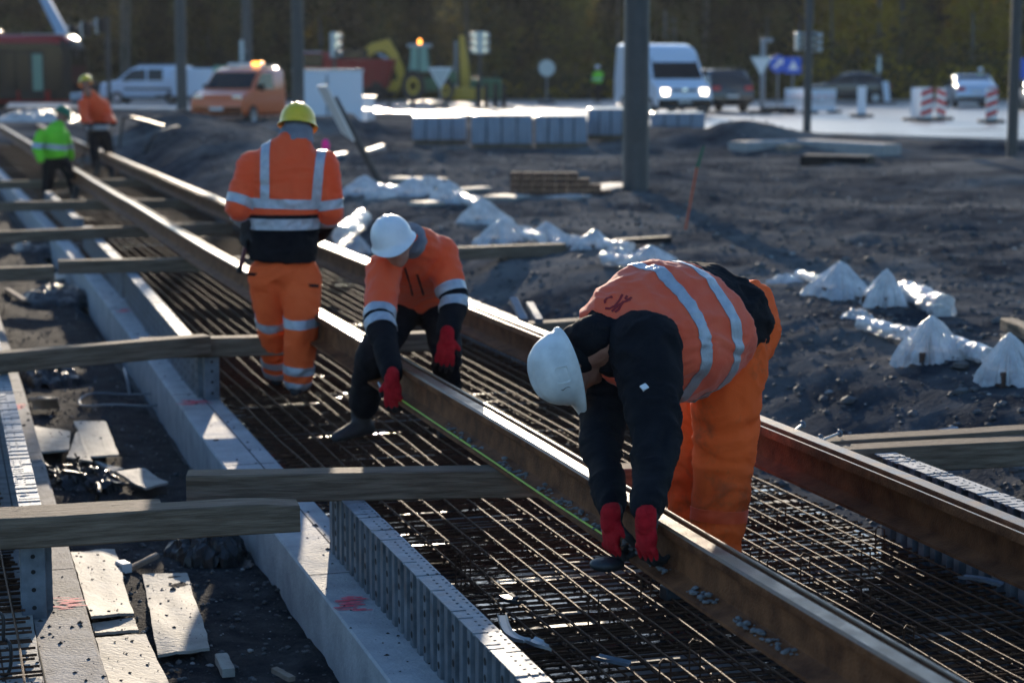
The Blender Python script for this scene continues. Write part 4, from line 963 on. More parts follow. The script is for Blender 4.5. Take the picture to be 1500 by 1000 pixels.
# ---- scraps lying on the bar mat
M['scrap'] = mat('bright steel strip', (.42, .43, .44), .35, metal=.6, rvar=.2, col2=(.55, .55, .55), scale=10)
def strip(label, px, w, seed=0, z=.02, m=None):
    P = smoothpts([un(x, y, z+dz) for x, y, dz in px]); mb = MB(); rings = []
    for i, p in enumerate(P):
        d = (P[min(i+1, len(P)-1)]-P[max(i-1, 0)]).normalized(); q = d.cross(Vector((0, 0, 1))).normalized()*w/2; u = Vector((0, 0, .004))
        rings.append([p-q, p+q, p+q+u*3, p+q*.6+u, p-q*.6+u, p-q+u*3])
    mb.loft(rings); return tag(mb.build('metal_strip', m or M['scrap'], origin=P[len(P)//2], smooth=30), label, 'metal scrap')
strip('curved shiny steel strip lying on the bar mat beside the near form', [(735, 902, 0), (742, 924, .01), (756, 936, .015), (772, 940, .02)], .035)
strip('grey steel strip joining the end of the curved shiny one', [(776, 938, .02), (792, 945, .015), (806, 951, .0)], .05)
strip('dark grey strip lying on the mat near the bottom edge', [(872, 963, 0), (895, 968, .006), (922, 974, 0)], .04, m=M['galv'])
strip('dark grey strip on the mat by the foot of the right rail', [(1408, 846, .0), (1440, 850, .01), (1468, 858, 0)], .04, m=M['galv'])
strip('blue grey strip lying on the mat by the small black box', [(738, 872, 0), (750, 880, .01), (764, 882, .0)], .06, m=M['darktool'])
for i, (x, y) in enumerate(((985, 866), (652, 632))):
    q = un(x, y, .03); mb = MB(); mb.box(q, (.085, .06, .055), Matrix.Rotation(.4, 3, 'Z')); mb.box(q+Vector((0, 0, .036)), (.05, .04, .018), Matrix.Rotation(.4, 3, 'Z'))
    tag(mb.build('spacer_block', M['darktool'], origin=q, bevel=.006), ('dark spacer block under the foot of the middle rail, right of the red gloves', 'dark spacer block under the middle rail, by the stooping white-helmeted man')[i], 'spacer')
# ---- foundations on the dirt bank under foil hoods
def foil_cover(label, px, wpx, hpx, z=None, seed=0, pipe=None, base=True):
    c = un(*px, .28); c.z = gz(c.x, c.y); s = F_PX/c.y; w = wpx/s*.52; h = hpx/s; r2 = random.Random(seed)
    r = root('foil_hood', c, label, 'foil cover', 'foil covered foundations on the dirt bank'); mb = MB(); n = 84; rings = []; yaw = r2.random()
    tip = Vector((r2.uniform(-.15, .15)*w, r2.uniform(-.15, .15)*w, 0)); asp = r2.uniform(.85, 1.2)
    for k in range(15):
        t = k/14; ring = []
        for j in range(n):
            th = 2*math.pi*j/n+yaw; c4 = max(abs(math.cos(th-yaw-.6)), abs(math.sin(th-yaw-.6))); sq = (1/c4)**(.95 if t > .1 else .3)
            crk = MN.noise((math.cos(th)*3.1+seed*5, math.sin(th)*3.1, t*2.5))
            fin = 1-abs(MN.noise((math.cos(th)*7+seed, math.sin(th)*7, t*.6)))*3.0+.4*MN.noise((math.cos(th)*9, math.sin(th)*9+seed, t*5))
            rr = w*(.03+.86*t**.85)*sq*(1+.14*t*crk+.12*(t**.7)*fin)
            if t > .85: rr *= 1+.25*max(0, MN.noise((math.cos(th)*2+seed*2, math.sin(th)*2, 9)))
            zz = h*(1-t)**(1.0+.25*crk)+h*.05*fin*t+(.10*h if base else 0)-.16*h*t**8*(1+crk)
            ring.append(c+tip*(1-t)+Vector((rr*math.cos(th)*asp, rr*math.sin(th), zz)))
        rings.append(ring)
    mb.loft(rings, True, False); mb.f.append(list(range(n))[::-1]); mb.m.append(0)
    mb.wbuild('foil_sheet', M['foil'], r, smooth=28)
    mb = MB(); mb.box(c+Vector((0, 0, h*.02)), (w*1.25, w*1.25, h*.5), Matrix.Rotation(yaw, 3, 'Z')); mb.wbuild('base_block', M['brick'], r, bevel=.01)
    mb = MB(); mb.lathe([(.014, 0), (.014, h*.95), (.005, h*1.02)], c, 8); mb.wbuild('bolt', M['steel'], r)
    if pipe:
        a, b, rad = pipe; A, B = un(*a, .36), un(*b, .36); P_ = [A+(B-A)*i/24 for i in range(25)]; mb = MB(); D_ = (B-A).normalized(); q1 = D_.cross(Vector((0, 0, 1))).normalized(); rg = []
        for i, p in enumerate(P_): rg.append([p+(q1*math.cos(a)+Vector((0, 0, 1))*math.sin(a))*rad*(1+.35*MN.noise((i*.45+seed, math.cos(a)*1.6, math.sin(a)*1.6))+.16*(1-abs(MN.noise((i*.9, math.cos(a)*3+seed, math.sin(a)*3)))*2)) for a in [2*math.pi*j/18 for j in range(18)]])
        mb.loft(rg); mb.wbuild('wrapped_pipe', M['foil'], r, smooth=35)
    return r
foil_cover('foil hood with a pointed tip, right behind the stooping man', (1226, 436), 84, 44, seed=1, pipe=((1170, 402), (1205, 412), .035))
foil_cover('foil hood second from the right rear, a wrapped pipe stretching from it', (1292, 456), 72, 48, seed=2, pipe=((1322, 428), (1384, 452), .085))
foil_cover('foil hood in front of the thick wrapped pipe, on a brown block', (1362, 528), 88, 62, seed=3, pipe=((1262, 474), (1340, 492), .045))
foil_cover('largest foil hood, cut by the right edge of the picture', (1482, 556), 96, 66, seed=4, pipe=((1390, 502), (1450, 522), .05))
foil_cover('foil hood just left of the orange vest of the stooping man', (950, 388), 62, 24, seed=5, pipe=((885, 380), (930, 384), .05))
foil_cover('small foil hood above the pale stones, fourth from the big mast', (868, 366), 62, 26, seed=6, pipe=((885, 358), (925, 362), .045))
foil_cover('small foil hood between two crumpled ones near the timber', (803, 356), 60, 26, seed=7, pipe=((770, 345), (795, 350), .05))
foil_cover('bulging crumpled foil hood above the shoulder of the bending man', (735, 352), 66, 36, seed=8)
foil_cover('rounded foil hood behind the crumpled one', (708, 328), 58, 34, seed=9)
foil_cover('foil hood in the line beyond the rounded one', (658, 300), 60, 28, seed=10, pipe=((668, 288), (700, 300), .07))
foil_cover('far foil hood next to the bright plank', (604, 290), 60, 26, seed=11, pipe=((545, 275), (590, 280), .06))
foil_cover('farthest foil hood at the foot of the leaning post', (533, 286), 66, 26, seed=12)
foil_cover('foil wrapped stub between the two men in orange jackets', (522, 330), 40, 32, seed=13, base=False, pipe=((500, 345), (530, 320), .09))
for i, (x, y, w_, hh, lab) in enumerate(((690, 300, .28, .16, 'crumpled foil lump between the rounded hood and the line beyond it'), (765, 348, .24, .14, 'crumpled foil lump left of the small hood above the timber'), (835, 360, .26, .13, 'crumpled foil lump in the gap of the row above the timber'), (905, 377, .24, .12, 'crumpled foil lump left of the orange vest'), (1150, 416, .22, .10, 'flat foil scrap right behind the hip of the stooping man'), (1255, 470, .18, .10, 'foil scrap in front of the pointed foil hood'), (630, 275, .34, .2, 'crumpled foil lump by the sunlit plank'), (560, 290, .30, .18, 'crumpled foil lump right of the leaning post'), (1420, 520, .16, .10, 'foil scrap between the two nearest foil hoods'))):
    tag(heap('foil_lump', '', (x, y), .30, w_*.75, w_*.6, hh*.9, 30+i, M['foil'], 26), lab, 'foil lump', 'foil lumps along the bank')
strand('foil_scrap', 'thin pale rod lying on the dark dirt by the right timbers', 'rod', [un(1300, 645, .2), un(1402, 628, .22)], .014, M['steel'])
# ---- anchor bolts sticking out of the bank
for i, (x, y, x2, y2) in enumerate(((1176, 621, 1160, 634), (1202, 641, 1188, 648), (1230, 634, 1210, 642))):
    b = at(x, y, 9.0); a = at(x2, y2, 8.85); d = (b-a).normalized(); r = root('anchor_bolt', a, 'anchor bolt with a round washer, '+('highest and leftmost', 'lowest, in the middle', 'rightmost')[i]+' of three by the right rail', 'anchor bolt', 'anchor bolts by the right rail')
    mb = MB(); mb.tube([a-d*.12, b], .006, 8); mb.wbuild('shank', M['steel'], r)
    rot = (d*.6+Vector((.2, -1, .2))).to_track_quat('Z', 'X').to_matrix(); mb = MB(); mb.lathe([(.004, -.004), (.018, -.003), (.018, .003), (.009, .004), (.009, .012), (.003, .013)], b, 16, rot=rot); mb.wbuild('washer', M['galv'], r)
for i, (x, y, x2, y2) in enumerate(((752, 438, 768, 470), (776, 445, 790, 470))):
    a, b = at(x, y, 12.6), at(x2, y2, 12.2); stick('form_strut', ('left', 'right')[i]+' of two short grey struts leaning behind the far rail near the lowered helmet', 'strut', a, b, .05, .03, M['galv'], 'short struts behind the far rail')
# ---- things standing farther back on the dirt
M['stakeo'] = mat('orange stake paint', (.35, .06, .02), .7)
r = root('marker_stake', at(1004, 333, 20), 'thin slanting survey stake, orange below and green on top', 'stake'); mb = MB(); mb.tube([at(1004, 336, 20), at(1021, 245, 20.2)], .013, 6); mb.wbuild('shaft', M['stakeo'], r); mb = MB(); mb.tube([at(1021, 246, 20.2), at(1031, 214, 20.3)], [.02, .012], 6); mb.wbuild('tip', M['pgreen'], r)
c = un(822, 286, .3); r = root('paver_stack', c, 'low curved stack of dark brown pavers beside the big mast', 'paver stack'); k = 0
for row in range(4):
    mb = MB()
    for j in range(9-row):
        a = -.62+j*.155; p = c+Vector((a, .25*a*a-.1, .035+row*.082)); mb.box(p, (.148, .12, .076), Matrix.Rotation(a*.4+random.uniform(-.05, .05), 3, 'Z'))
    mb.wbuild('paver_course', M['brick'], r, bevel=.006)
stick('bright_plank', 'sunlit plank lying between the foil hoods and the pallets', 'plank', un(578, 262, .34), un(650, 264, .34), .35, .06, M['board'])
stick('bright_plank', 'sunlit short plank lying left of the brown pavers', 'plank', un(668, 279, .34), un(712, 276, .34), .22, .05, M['board'])
stick('bright_plank', 'sunlit flat stone slab left of the paver stack, near the foil', 'slab', un(728, 291, .33), un(755, 288, .33), .5, .06, M['board'])
stick('bright_plank', 'small pale board before the farthest foil hoods', 'plank', un(610, 299, .34), un(640, 297, .34), .3, .05, M['board'])
stick('stone_slab', 'flat grey slab lying left of the foot of the big mast', 'slab', un(850, 281, .33), un(915, 272, .33), .6, .08, M['kerb'])
stick('stone_slab', 'thin grey slab in front of the paver stack', 'slab', un(795, 292, .32), un(850, 288, .32), .4, .06, M['kerb'])
stick('iron_bar', 'dark bar lying in the dirt above the foil hoods', 'bar', un(900, 355, .33), un(980, 350, .33), .10, .06, M['plastic'])
stick('iron_bar', 'short dark beam stub lying at the right edge on the bank', 'bar', un(1476, 474, .36), un(1540, 500, .36), .10, .08, M['wood'])
# leaning sign seen edge on
a, b = at(560, 274, 29), at(484, 132, 28.6); d = (b-a).normalized(); r = root('leaning_sign', a, 'leaning dark post with a pale plate on its upper end, behind the walking man', 'leaning post')
mb = MB(); mb.tube([a, a+(b-a)*.5, b-d*.12], [.055, .05, .05], 8); mb.wbuild('post', M['mast'], r)
mb = MB(); q = Vector((-.45, .9, 0)).normalized(); e = d.cross(q).normalized(); c0 = b-d*.42-Vector((.07, 0, 0)); ring = [c0+d*(.52*(1 if abs(t_) < 2 else -1))+q*s_*.18 for t_, s_ in ((0, -1), (0, 1), (3, 1), (3, -1))]
mb.prism([c0+d*.5-q*.2, c0+d*.5+q*.2, c0-d*.28+q*.2, c0-d*.42-q*.1], e*.03); mb.wbuild('plate', M['signwhite'], r, bevel=.008)
r = root('marker_flag', at(478, 240, 27), 'bright pink marker flag behind the walking man', 'flag'); mb = MB(); mb.tube([at(480, 250, 27), at(478, 205, 27)], .012, 6); mb.wbuild('flag_stick', M['plastic'], r)
mb = MB(); mb.ell(at(477, 213, 27), (Vector((.06, 0, 0)), Vector((0, .03, 0)), Vector((0, 0, .10))), 8); bm = remesh(mb, .02, 1); bmobj(bm, 'flag_cloth', mat('fluorescent pink', (.9, .06, .4), .7, tl=.3), r)
strand('grey_hose', 'pale grey hose lying on the dirt behind the walking man', 'hose', smoothpts([un(480, 232, .38), un(505, 228, .4), un(530, 226, .4), un(560, 216, .42)]), .07, M['greycab'])
strand('grey_hose', 'thin dark hose arching out of the dark earth mound', 'hose', smoothpts([at(205, 240, 42), at(225, 200, 42), at(245, 190, 42.5), at(262, 186, 43)]), .035, M['cable'])
strand('bent_tube', 'dark bent tube frame standing beside the far orange worker', 'tube frame', smoothpts([at(175, 215, 40), at(180, 180, 40), at(188, 172, 40), at(240, 185, 41)]), .03, M['cable'])
# ================================================================== THE BACKGROUND
def vehicle(label, cat, name, P, hd, st, W, belt, tum, side, screens, wheels, paint, wr=.32, lamps=(), tails=(), trim=(), group=None, mirrors=None, plate=None, roofbar=None, extra=None):
    # st: stations (x, z_bottom, z_top); W width; side: side-glass outlines (x, z); screens: (x0,z0,x1,z1) front/rear glass
    r = root(name, P, label, cat, group, hd); h = W/2
    bw = lambda z: h*(1-tum*max(0, z-belt)) - max(0, .42-z)*.25
    mb = MB(); rings = []
    for x, zb, zt in st:
        e = min(.10, (zt-zb)*.2); m = min(belt, zt-e); half = [(bw(zb)-.12, zb), (bw(zb), zb+.10), (bw(min(.55, m)), min(.55, m)), (bw(m), m), (bw(zt-e), zt-e), (bw(zt)-.05, zt-e*.3), (bw(zt)-.16, zt)]
        rings.append([Vector((x, y, z)) for y, z in half]+[Vector((x, -y, z)) for y, z in half[::-1]])
    mb.loft(rings); mb.build('body', paint, r, smooth=35)
    for poly in side:
        for s in (1, -1):
            mb = MB(); mb.prism([Vector((x, s*(bw(z)+.010), z)) for x, z in poly], (0, -s*.03, 0)); mb.build('side_window', M['glass'], r, smooth=0)
    for i, (x0, z0, x1, z1) in enumerate(screens):
        mb = MB(); o = .012*(1 if x0 > x1 else -1) if abs(x0-x1) > .02 else .012*(1 if x0 > 0 else -1)
        a, b = bw(z0)-.10, bw(z1)-.12; up = .012
        mb.prism([Vector((x0+o, a, z0+up)), Vector((x0+o, -a, z0+up)), Vector((x1+o, -b, z1+up)), Vector((x1+o, b, z1+up))], (-o*2.5, 0, -.02)); mb.build('windscreen' if i == 0 else 'rear_window', M['glass'], r, smooth=0)
    for x in wheels:
        for s in (1, -1):
            wl = MB(); rot = Matrix.Rotation(math.pi/2*-s, 3, 'X'); c = Vector((x, s*(h-.09), wr))
            wl.lathe([(wr*.6, -.10), (wr*.93, -.11), (wr, -.07), (wr, .07), (wr*.93, .11), (wr*.6, .10)], c, 24, rot=rot); t = wl.build('wheel', M['tyre'], r, smooth=40)
            wl = MB(); wl.lathe([(.03, .075), (wr*.25, .085), (wr*.58, .07), (wr*.62, .112), (wr*.55, .10), (wr*.2, .105)], c, 20, rot=rot); wl.build('rim', M['rim'], t, smooth=40)
    def blk(nm, c, d, m, b=.015): q = MB(); q.box(c, d); q.build(nm, m, r, bevel=b)
    for x, y, z, dx, dy, dz, m in lamps: blk('headlight', (x, y, z), (dx, dy, dz), m, .03); blk('headlight', (x, -y, z), (dx, dy, dz), m, .03)
    for x, y, z, dx, dy, dz in tails: blk('tail_light', (x, y, z), (dx, dy, dz), M['tail']); blk('tail_light', (x, -y, z), (dx, dy, dz), M['tail'])
    for nm, c, d, m in trim: blk(nm, c, d, m)
    if mirrors:
        for s in (1, -1): blk('mirror', (mirrors[0], s*(h+.10), mirrors[1]), (.12, .20, .22), M['plastic'], .04)
    if plate: blk('number_plate', plate, (.02, .5, .11), M['plate'], .003)
    return r
VAN = [(3.0, .34, .80), (2.93, .28, 1.02), (2.75, .27, 1.15), (2.15, .27, 1.30), (1.38, .27, 2.22), (1.10, .27, 2.45), (.4, .27, 2.60), (-2.9, .27, 2.65), (-2.98, .32, 2.55)]
def sprinter(label, P, hd):
    v = vehicle(label, 'van', 'delivery_van', P, hd, VAN, 2.02, 1.35, .075, [[(1.95, 1.36), (1.35, 2.02), (.55, 2.06), (.55, 1.34)]], [(2.12, 1.34, 1.38, 2.18)], (2.1, -1.75), M['pwhite'], .35,
        lamps=[(2.93, .72, .86, .14, .30, .28, M['lampon'])], tails=[(-2.97, .90, 1.1, .06, .12, .6)], mirrors=(1.75, 1.55), plate=(3.03, 0, .52),
        trim=[('bumper', (2.93, 0, .47), (.22, 1.96, .30), M['plastic']), ('grille', (2.90, 0, .88), (.14, .95, .20), M['plastic']), ('sill', (0, 0, .30), (4.6, 1.95, .10), M['plastic']), ('side_rail', (-.6, 1.005, .85), (3.2, .03, .10), M['plastic'])])
    q = MB(); q.lathe([(.10, 0), (.10, .02), (.06, .025)], Vector((2.985, 0, .93)), 16, rot=Matrix.Rotation(math.pi/2, 3, 'Y')); q.build('badge', M['chrome'], v); return v
sprinter('white high-roofed van with lit headlights driving towards us behind the big mast', (at(1000, 168, 71.5)+Vector((-.55, 2.9, 0))).xy.to_3d()+Vector((0, 0, .335)), R(-78))
SUV = [(2.2, .35, .75), (2.12, .3, .95), (1.2, .28, 1.08), (.45, .28, 1.58), (-.2, .28, 1.68), (-1.6, .28, 1.66), (-2.05, .28, 1.25), (-2.15, .3, .95), (-2.2, .35, .7)]
def car(kind, label, P, hd, paint, lit=False, name='parked_car'):
    if kind == 'suv': st, sd_, sc, belt, wr = SUV, [[(.95, 1.08), (.42, 1.50), (-.25, 1.56), (-.25, 1.07)], [(-.35, 1.07), (-.35, 1.57), (-1.35, 1.54), (-1.8, 1.12)]], [(1.15, 1.12, .48, 1.54), (-2.06, 1.20, -1.66, 1.58)], 1.05, .34
    elif kind == 'hatch': st, sd_, sc, belt, wr = [(2.1, .33, .62), (2.02, .28, .82), (1.1, .26, .98), (.3, .26, 1.44), (-.3, .26, 1.54), (-1.1, .26, 1.50), (-1.75, .26, 1.12), (-2.0, .28, .95), (-2.08, .33, .6)], [[(.85, .97), (.25, 1.36), (-.25, 1.43), (-.25, .96)], [(-.34, .96), (-.34, 1.43), (-1.0, 1.40), (-1.55, 1.02)]], [(1.08, 1.0, .34, 1.41), (-1.74, 1.10, -1.15, 1.45)], .95, .31
    else: st, sd_, sc, belt, wr = [(2.3, .33, .62), (2.22, .28, .80), (1.2, .26, .95), (.45, .26, 1.36), (-.1, .26, 1.45), (-.8, .26, 1.43), (-1.55, .26, 1.06), (-2.15, .27, 1.0), (-2.28, .32, .65)], [[(.95, .95), (.42, 1.30), (-.15, 1.36), (-.15, .94)], [(-.24, .94), (-.24, 1.36), (-.8, 1.33), (-1.3, 1.0)]], [(1.18, .98, .5, 1.34), (-1.52, 1.05, -.86, 1.39)], .93, .31
    xf, xr = st[0][0], st[-1][0]; w = 1.80
    return vehicle(label, 'car', name, P, hd, st, w, belt, .30, sd_, sc, (1.32, -1.30), paint, wr, lamps=[(xf-.10, .66, st[1][2]-.14, .16, .34, .16, M['lampon'] if lit else M['chrome'])],
        tails=[(xr+.08, .68, belt-.12, .12, .34, .18)], mirrors=(.8, belt+.05), plate=(xr-.012, 0, .62 if kind != 'sedan' else .72),
        trim=[('bumper', (xf-.06, 0, .42), (.14, 1.62, .14), M['plastic']), ('rear_bumper', (xr+.06, 0, .42), (.14, 1.66, .16), M['plastic']), ('sill', (0, 0, .27), (2.2, 1.74, .08), M['plastic'])])
def onroad(x, y, Y): p = at(x, y, Y); return Vector((p.x, p.y, .335))
car('suv', 'dark car with a red tail light, half hidden behind the white high-roofed van', onroad(1043, 160, 81), R(106), M['pblack'])
car('hatch', 'dark car seen from the side behind the white barrier fence', onroad(1240, 150, 99.5), R(178), M['pblack'])
car('sedan', 'pale silver saloon seen from behind between the striped beacons', onroad(1419, 158, 90), R(86), M['psilver'])
car('sedan', 'pale car with lit headlights cut off at the right edge of the picture', onroad(1528, 165, 84), R(-100), M['psilver'], True)
# small white van at the left with its trailer
vehicle('small white van standing left of the thin dark post, front towards the bus', 'van', 'delivery_van', onroad(218, 150, 99), R(176), [(2.2, .33, .8), (2.12, .28, 1.0), (1.35, .27, 1.14), (.62, .27, 1.72), (.2, .27, 1.84), (-2.0, .27, 1.86), (-2.15, .3, 1.7), (-2.18, .33, .8)], 1.85, 1.15, .16,
    [[(1.15, 1.14), (.58, 1.64), (-.1, 1.68), (-.1, 1.13)], [(-.2, 1.13), (-.2, 1.68), (-.95, 1.68), (-.95, 1.13)]], [(1.32, 1.17, .66, 1.69)], (1.35, -1.35), M['pwhite'], .31, lamps=[(2.08, .68, .88, .18, .32, .2, M['chrome'])], tails=[(-2.16, .84, 1.1, .06, .12, .5)], mirrors=(.85, 1.2), plate=(-2.19, 0, .8),
    trim=[('bumper', (2.12, 0, .45), (.16, 1.7, .2), M['plastic']), ('side_strip', (-.3, .93, .72), (2.6, .02, .10), M['plastic']), ('roof_rack', (-.6, 0, 1.90), (1.9, 1.3, .05), M['steel'])])
r = root('box_trailer', onroad(296, 151, 98), 'white box trailer right of the thin dark post, behind the orange crew van', 'trailer', rz=R(178))
def part(r, nm, c, d, m, b=.03): q = MB(); q.box(c, d); return q.build(nm, m, r, bevel=b)
part(r, 'box', (0, 0, 1.05), (2.6, 1.8, 1.35), M['pwhite']); part(r, 'chassis', (0.2, 0, .34), (3.0, 1.2, .10), M['plastic']); part(r, 'drawbar', (1.8, 0, .36), (1.0, .10, .08), M['plastic'], .01)
for s in (1, -1): q = MB(); q.lathe([(.1, -.1), (.29, -.1), (.31, 0), (.29, .1), (.1, .1)], Vector((0, s*.85, .31)), 20, rot=Matrix.Rotation(math.pi/2, 3, 'X')); q.build('wheel', M['tyre'], r)
# orange crew van
PO = at(364, 184, 69); PO.z = .16
v = vehicle('orange crew van with a light bar and a white box body parked on the dirt', 'van', 'crew_van', PO, R(-109), [(2.35, .36, .80), (2.25, .3, 1.02), (1.55, .28, 1.18), (.85, .28, 1.78), (.45, .28, 1.90), (-.75, .28, 1.92), (-.95, .3, 1.85), (-.98, .33, .8)], 1.92, 1.2, .12,
    [[(1.38, 1.2), (.8, 1.70), (-.05, 1.74), (-.05, 1.18)]], [(1.52, 1.22, .90, 1.74)], (1.55, -1.9), M['porange'], .34, lamps=[(2.22, .72, .90, .18, .34, .22, M['chrome'])], mirrors=(1.05, 1.25), plate=(2.37, 0, .55),
    trim=[('bumper', (2.25, 0, .47), (.20, 1.86, .30), M['plastic']), ('grille', (2.22, 0, .80), (.16, 1.0, .16), M['plastic']), ('chassis', (-1.6, 0, .45), (2.2, 1.1, .16), M['plastic'])])
part(v, 'light_bar', (.1, 0, 2.0), (.28, 1.3, .13), M['signwhite']); part(v, 'beacon', (.1, .45, 2.03), (.30, .36, .15), M['beacon'], .04); part(v, 'roof_load', (-.3, 0, 1.97), (.8, 1.5, .06), M['board'])
PB = at(482, 192, 59); PB.z = .1
r = root('tool_container', PB, 'tall white steel tool container standing right of the orange crew van', 'container', rz=R(4))
part(r, 'container_body', (0, 0, 1.0), (2.0, 1.6, 1.74), M['pwhite']); part(r, 'roof_plate', (0, 0, 1.89), (2.08, 1.68, .05), M['signwhite'], .01)
for s in (-.5, .45): part(r, 'door_panel', (s, -.812, .98), (.86, .03, 1.58), M['pwhite'], .008)
for s in (-.03,): part(r, 'lock_bar', (s, -.84, 1.0), (.04, .03, 1.5), M['steel'], .008)
r = root('chest', (at(532, 165, 66)).xy.to_3d()+Vector((0, 0, .3)), 'low grey white chest standing right of the tall tool container', 'chest', rz=R(3)); part(r, 'chest_body', (0, 0, .40), (.75, .7, .76), M['psilver']); part(r, 'lid', (0, 0, .81), (.82, .76, .06), M['signwhite'], .01)
r = root('chest', (at(520, 176, 62)).xy.to_3d()+Vector((0, 0, .25)), 'white flat chest with a sunlit lid before the grey white one', 'chest', rz=R(-2)); part(r, 'chest_body', (0, 0, .26), (.9, .8, .46), M['psilver']); part(r, 'lid', (0, 0, .52), (.96, .86, .06), M['signwhite'], .01)
# the red bus
PB = onroad(116, 156, 84); r = root('city_bus', PB+Vector((0, 0, 0)), 'red city bus with dark windows standing at the left edge', 'bus', rz=R(-6))
mb = MB(); rings = []
for x, zt, w in ((.0, 2.55, 1.0), (-.10, 2.85, 1.15), (-.35, 3.05, 1.24), (-.8, 3.10, 1.27), (-11.8, 3.10, 1.27), (-12, 2.9, 1.2)):
    half = [(w-.1, .30), (w, .42), (w+.01, 1.0), (w, 2.3), (w-.03, zt-.35), (w-.12, zt-.10), (w-.35, zt)]
    rings.append([Vector((x, y, z)) for y, z in half]+[Vector((x, -y, z)) for y, z in half[::-1]])
mb.loft(rings); mb.m = [1 if (lambda c: c.x > -.62 and .6 < c.z < 2.82)(sum((mb.v[i] for i in f), Vector())/len(f)) else 0 for f in mb.f]; mb.build('body', [M['pred'], M['plastic']], r, smooth=40)
for s in (1, -1):
    q = MB(); q.prism([Vector((x, s*1.302, z)) for x, z in ((-.30, .80), (-.22, 2.5), (-.7, 2.74), (-11.7, 2.74), (-11.7, .80))], (0, -s*.04, 0)); q.build('window_band', M['glass'], r, smooth=0)
    for x in (-1.55, -2.75):
        f = part(r, 'door', (x, s*1.30, 1.42), (1.06, .05, 2.0), M['plastic'], .02)
        for dx in (-.26, .26): part(f, 'door_pane', (x+dx, s*1.331, 1.55), (.42, .02, 1.5), M['glasslt' if dx > 0 and x > -2 else 'glass'], .01)
    for x in (-3.9, -9.0):
        q = MB(); q.lathe([(.15, -.12), (.46, -.13), (.48, 0), (.46, .13), (.15, .13)], Vector((x, s*1.17, .48)), 24, rot=Matrix.Rotation(math.pi/2, 3, 'X')); w_ = q.build('wheel', M['tyre'], r)
        q = MB(); q.lathe([(.02, .14), (.26, .135), (.28, .10)], Vector((x, s*1.17, .48)), 16, rot=Matrix.Rotation(-s*math.pi/2, 3, 'X')); q.build('rim', M['rim'], w_)
q = MB(); q.loft([[Vector((x+.02, y*w, z)) for y in (-1, -.5, 0, .5, 1)]+[Vector((x-.06, y*w, z)) for y in (1, .5, 0, -.5, -1)] for x, z, w in ((.02, .85, .95), (.03, 1.8, .97), (-.01, 2.5, .95))]); q.build('windscreen', M['glass'], r)
part(r, 'mirror', (.35, -1.25, 2.35), (.18, .14, .42), M['plastic'], .05); part(r, 'mirror_arm', (.15, -1.2, 2.6), (.45, .05, .05), M['plastic'], .01)
part(r, 'front_trim', (.015, 0, .55), (.10, 2.1, .30), M['psilver'], .03); part(r, 'roof_unit', (-5.5, 0, 3.2), (4, 1.8, .22), M['pred'], .08); part(r, 'roof_edge', (-1.2, 0, 3.105), (1.6, 2.0, .03), M['signwhite'], .01)
# ---- construction machines
def tubeobj(parent, nm, pts, rr, m, n=8): q = MB(); q.tube(pts, rr, n); q.wbuild(nm, m, parent)
def wbox(parent, nm, c, d, m, rz=0, b=.03): q = MB(); q.box(c, d, Matrix.Rotation(rz, 3, 'Z')); return q.wbuild(nm, m, parent, bevel=b)
Y = 112; g = lambda x, y, Y=Y: at(x, y, Y)
r = root('excavator', onroad(545, 152, Y), 'yellow excavator with a bent arm, standing behind the dark red tipper', 'excavator')
def boom(parent, nm, pts, w, m):
    q = MB(); rings = []
    for i, (p, h) in enumerate(pts):
        d = (pts[min(i+1, len(pts)-1)][0]-pts[max(i-1, 0)][0]).normalized(); n_ = Vector((-d.z, 0, d.x)).normalized()*h/2; s_ = Vector((0, w/2, 0)); rings.append([p-n_-s_, p+n_-s_, p+n_+s_, p-n_+s_])
    q.loft(rings); q.wbuild(nm, m, parent, bevel=.02)
boom(r, 'boom', [(g(520, 90), .5), (g(548, 70), .55), (g(566, 66), .7), (g(580, 85), .45)], .4, M['pyellow'])
boom(r, 'stick', [(g(574, 74), .35), (g(585, 100), .5), (g(590, 122), .3)], .32, M['pyellow']); boom(r, 'bucket', [(g(590, 118), .3), (g(578, 128), .7), (g(562, 122), .4)], .9, M['pyellow'])
tubeobj(r, 'ram', [g(548, 76), g(570, 88)], .08, M['chrome']); wbox(r, 'cab', g(518, 95)+Vector((0, .4, 0)), (1.6, 1.8, 1.7), M['plastic']); wbox(r, 'cab_window', g(518, 90)+Vector((0, -.52, .1)), (1.2, .05, 1.0), M['glass'])
wbox(r, 'house', g(505, 125)+Vector((0, .4, 0)), (3, 2.4, 1.2), M['pyellow'])
for s in (-1, 1): wbox(r, 'track', onroad(510, 150, Y)+Vector((0, s*1.0, .4)), (3.4, .5, .75), M['tyre'], b=.2)
r = root('tipper_truck', onroad(525, 152, 106), 'dark red tipper body standing before the yellow excavator arm', 'truck')
mb = MB(); c = g(527, 108, 106); mb.hexa([c+Vector(q) for q in ((-1.7, -1, -.75), (1.5, -1, -.75), (1.5, 1, -.75), (-1.7, 1, -.75), (-2.0, -1.15, .75), (1.9, -1.15, .75), (1.9, 1.15, .75), (-2.0, 1.15, .75))]); mb.wbuild('tipper_body', M['pred'], r, bevel=.05)
for k in range(5): wbox(r, 'body_rib', c+Vector((-1.3+k*.65, -1.13, 0)), (.10, .10, 1.4), M['pred'], b=.02)
wbox(r, 'driver_cab', g(468, 105, 106)+Vector((-.3, 0, .1)), (1.8, 2.2, 1.8), M['pred'], b=.12); wbox(r, 'cab_window', g(468, 96, 106)+Vector((-.3, -1.12, .25)), (1.2, .06, .7), M['glass']); wbox(r, 'chassis', g(500, 138, 106), (5.6, 1.0, .3), M['plastic'])
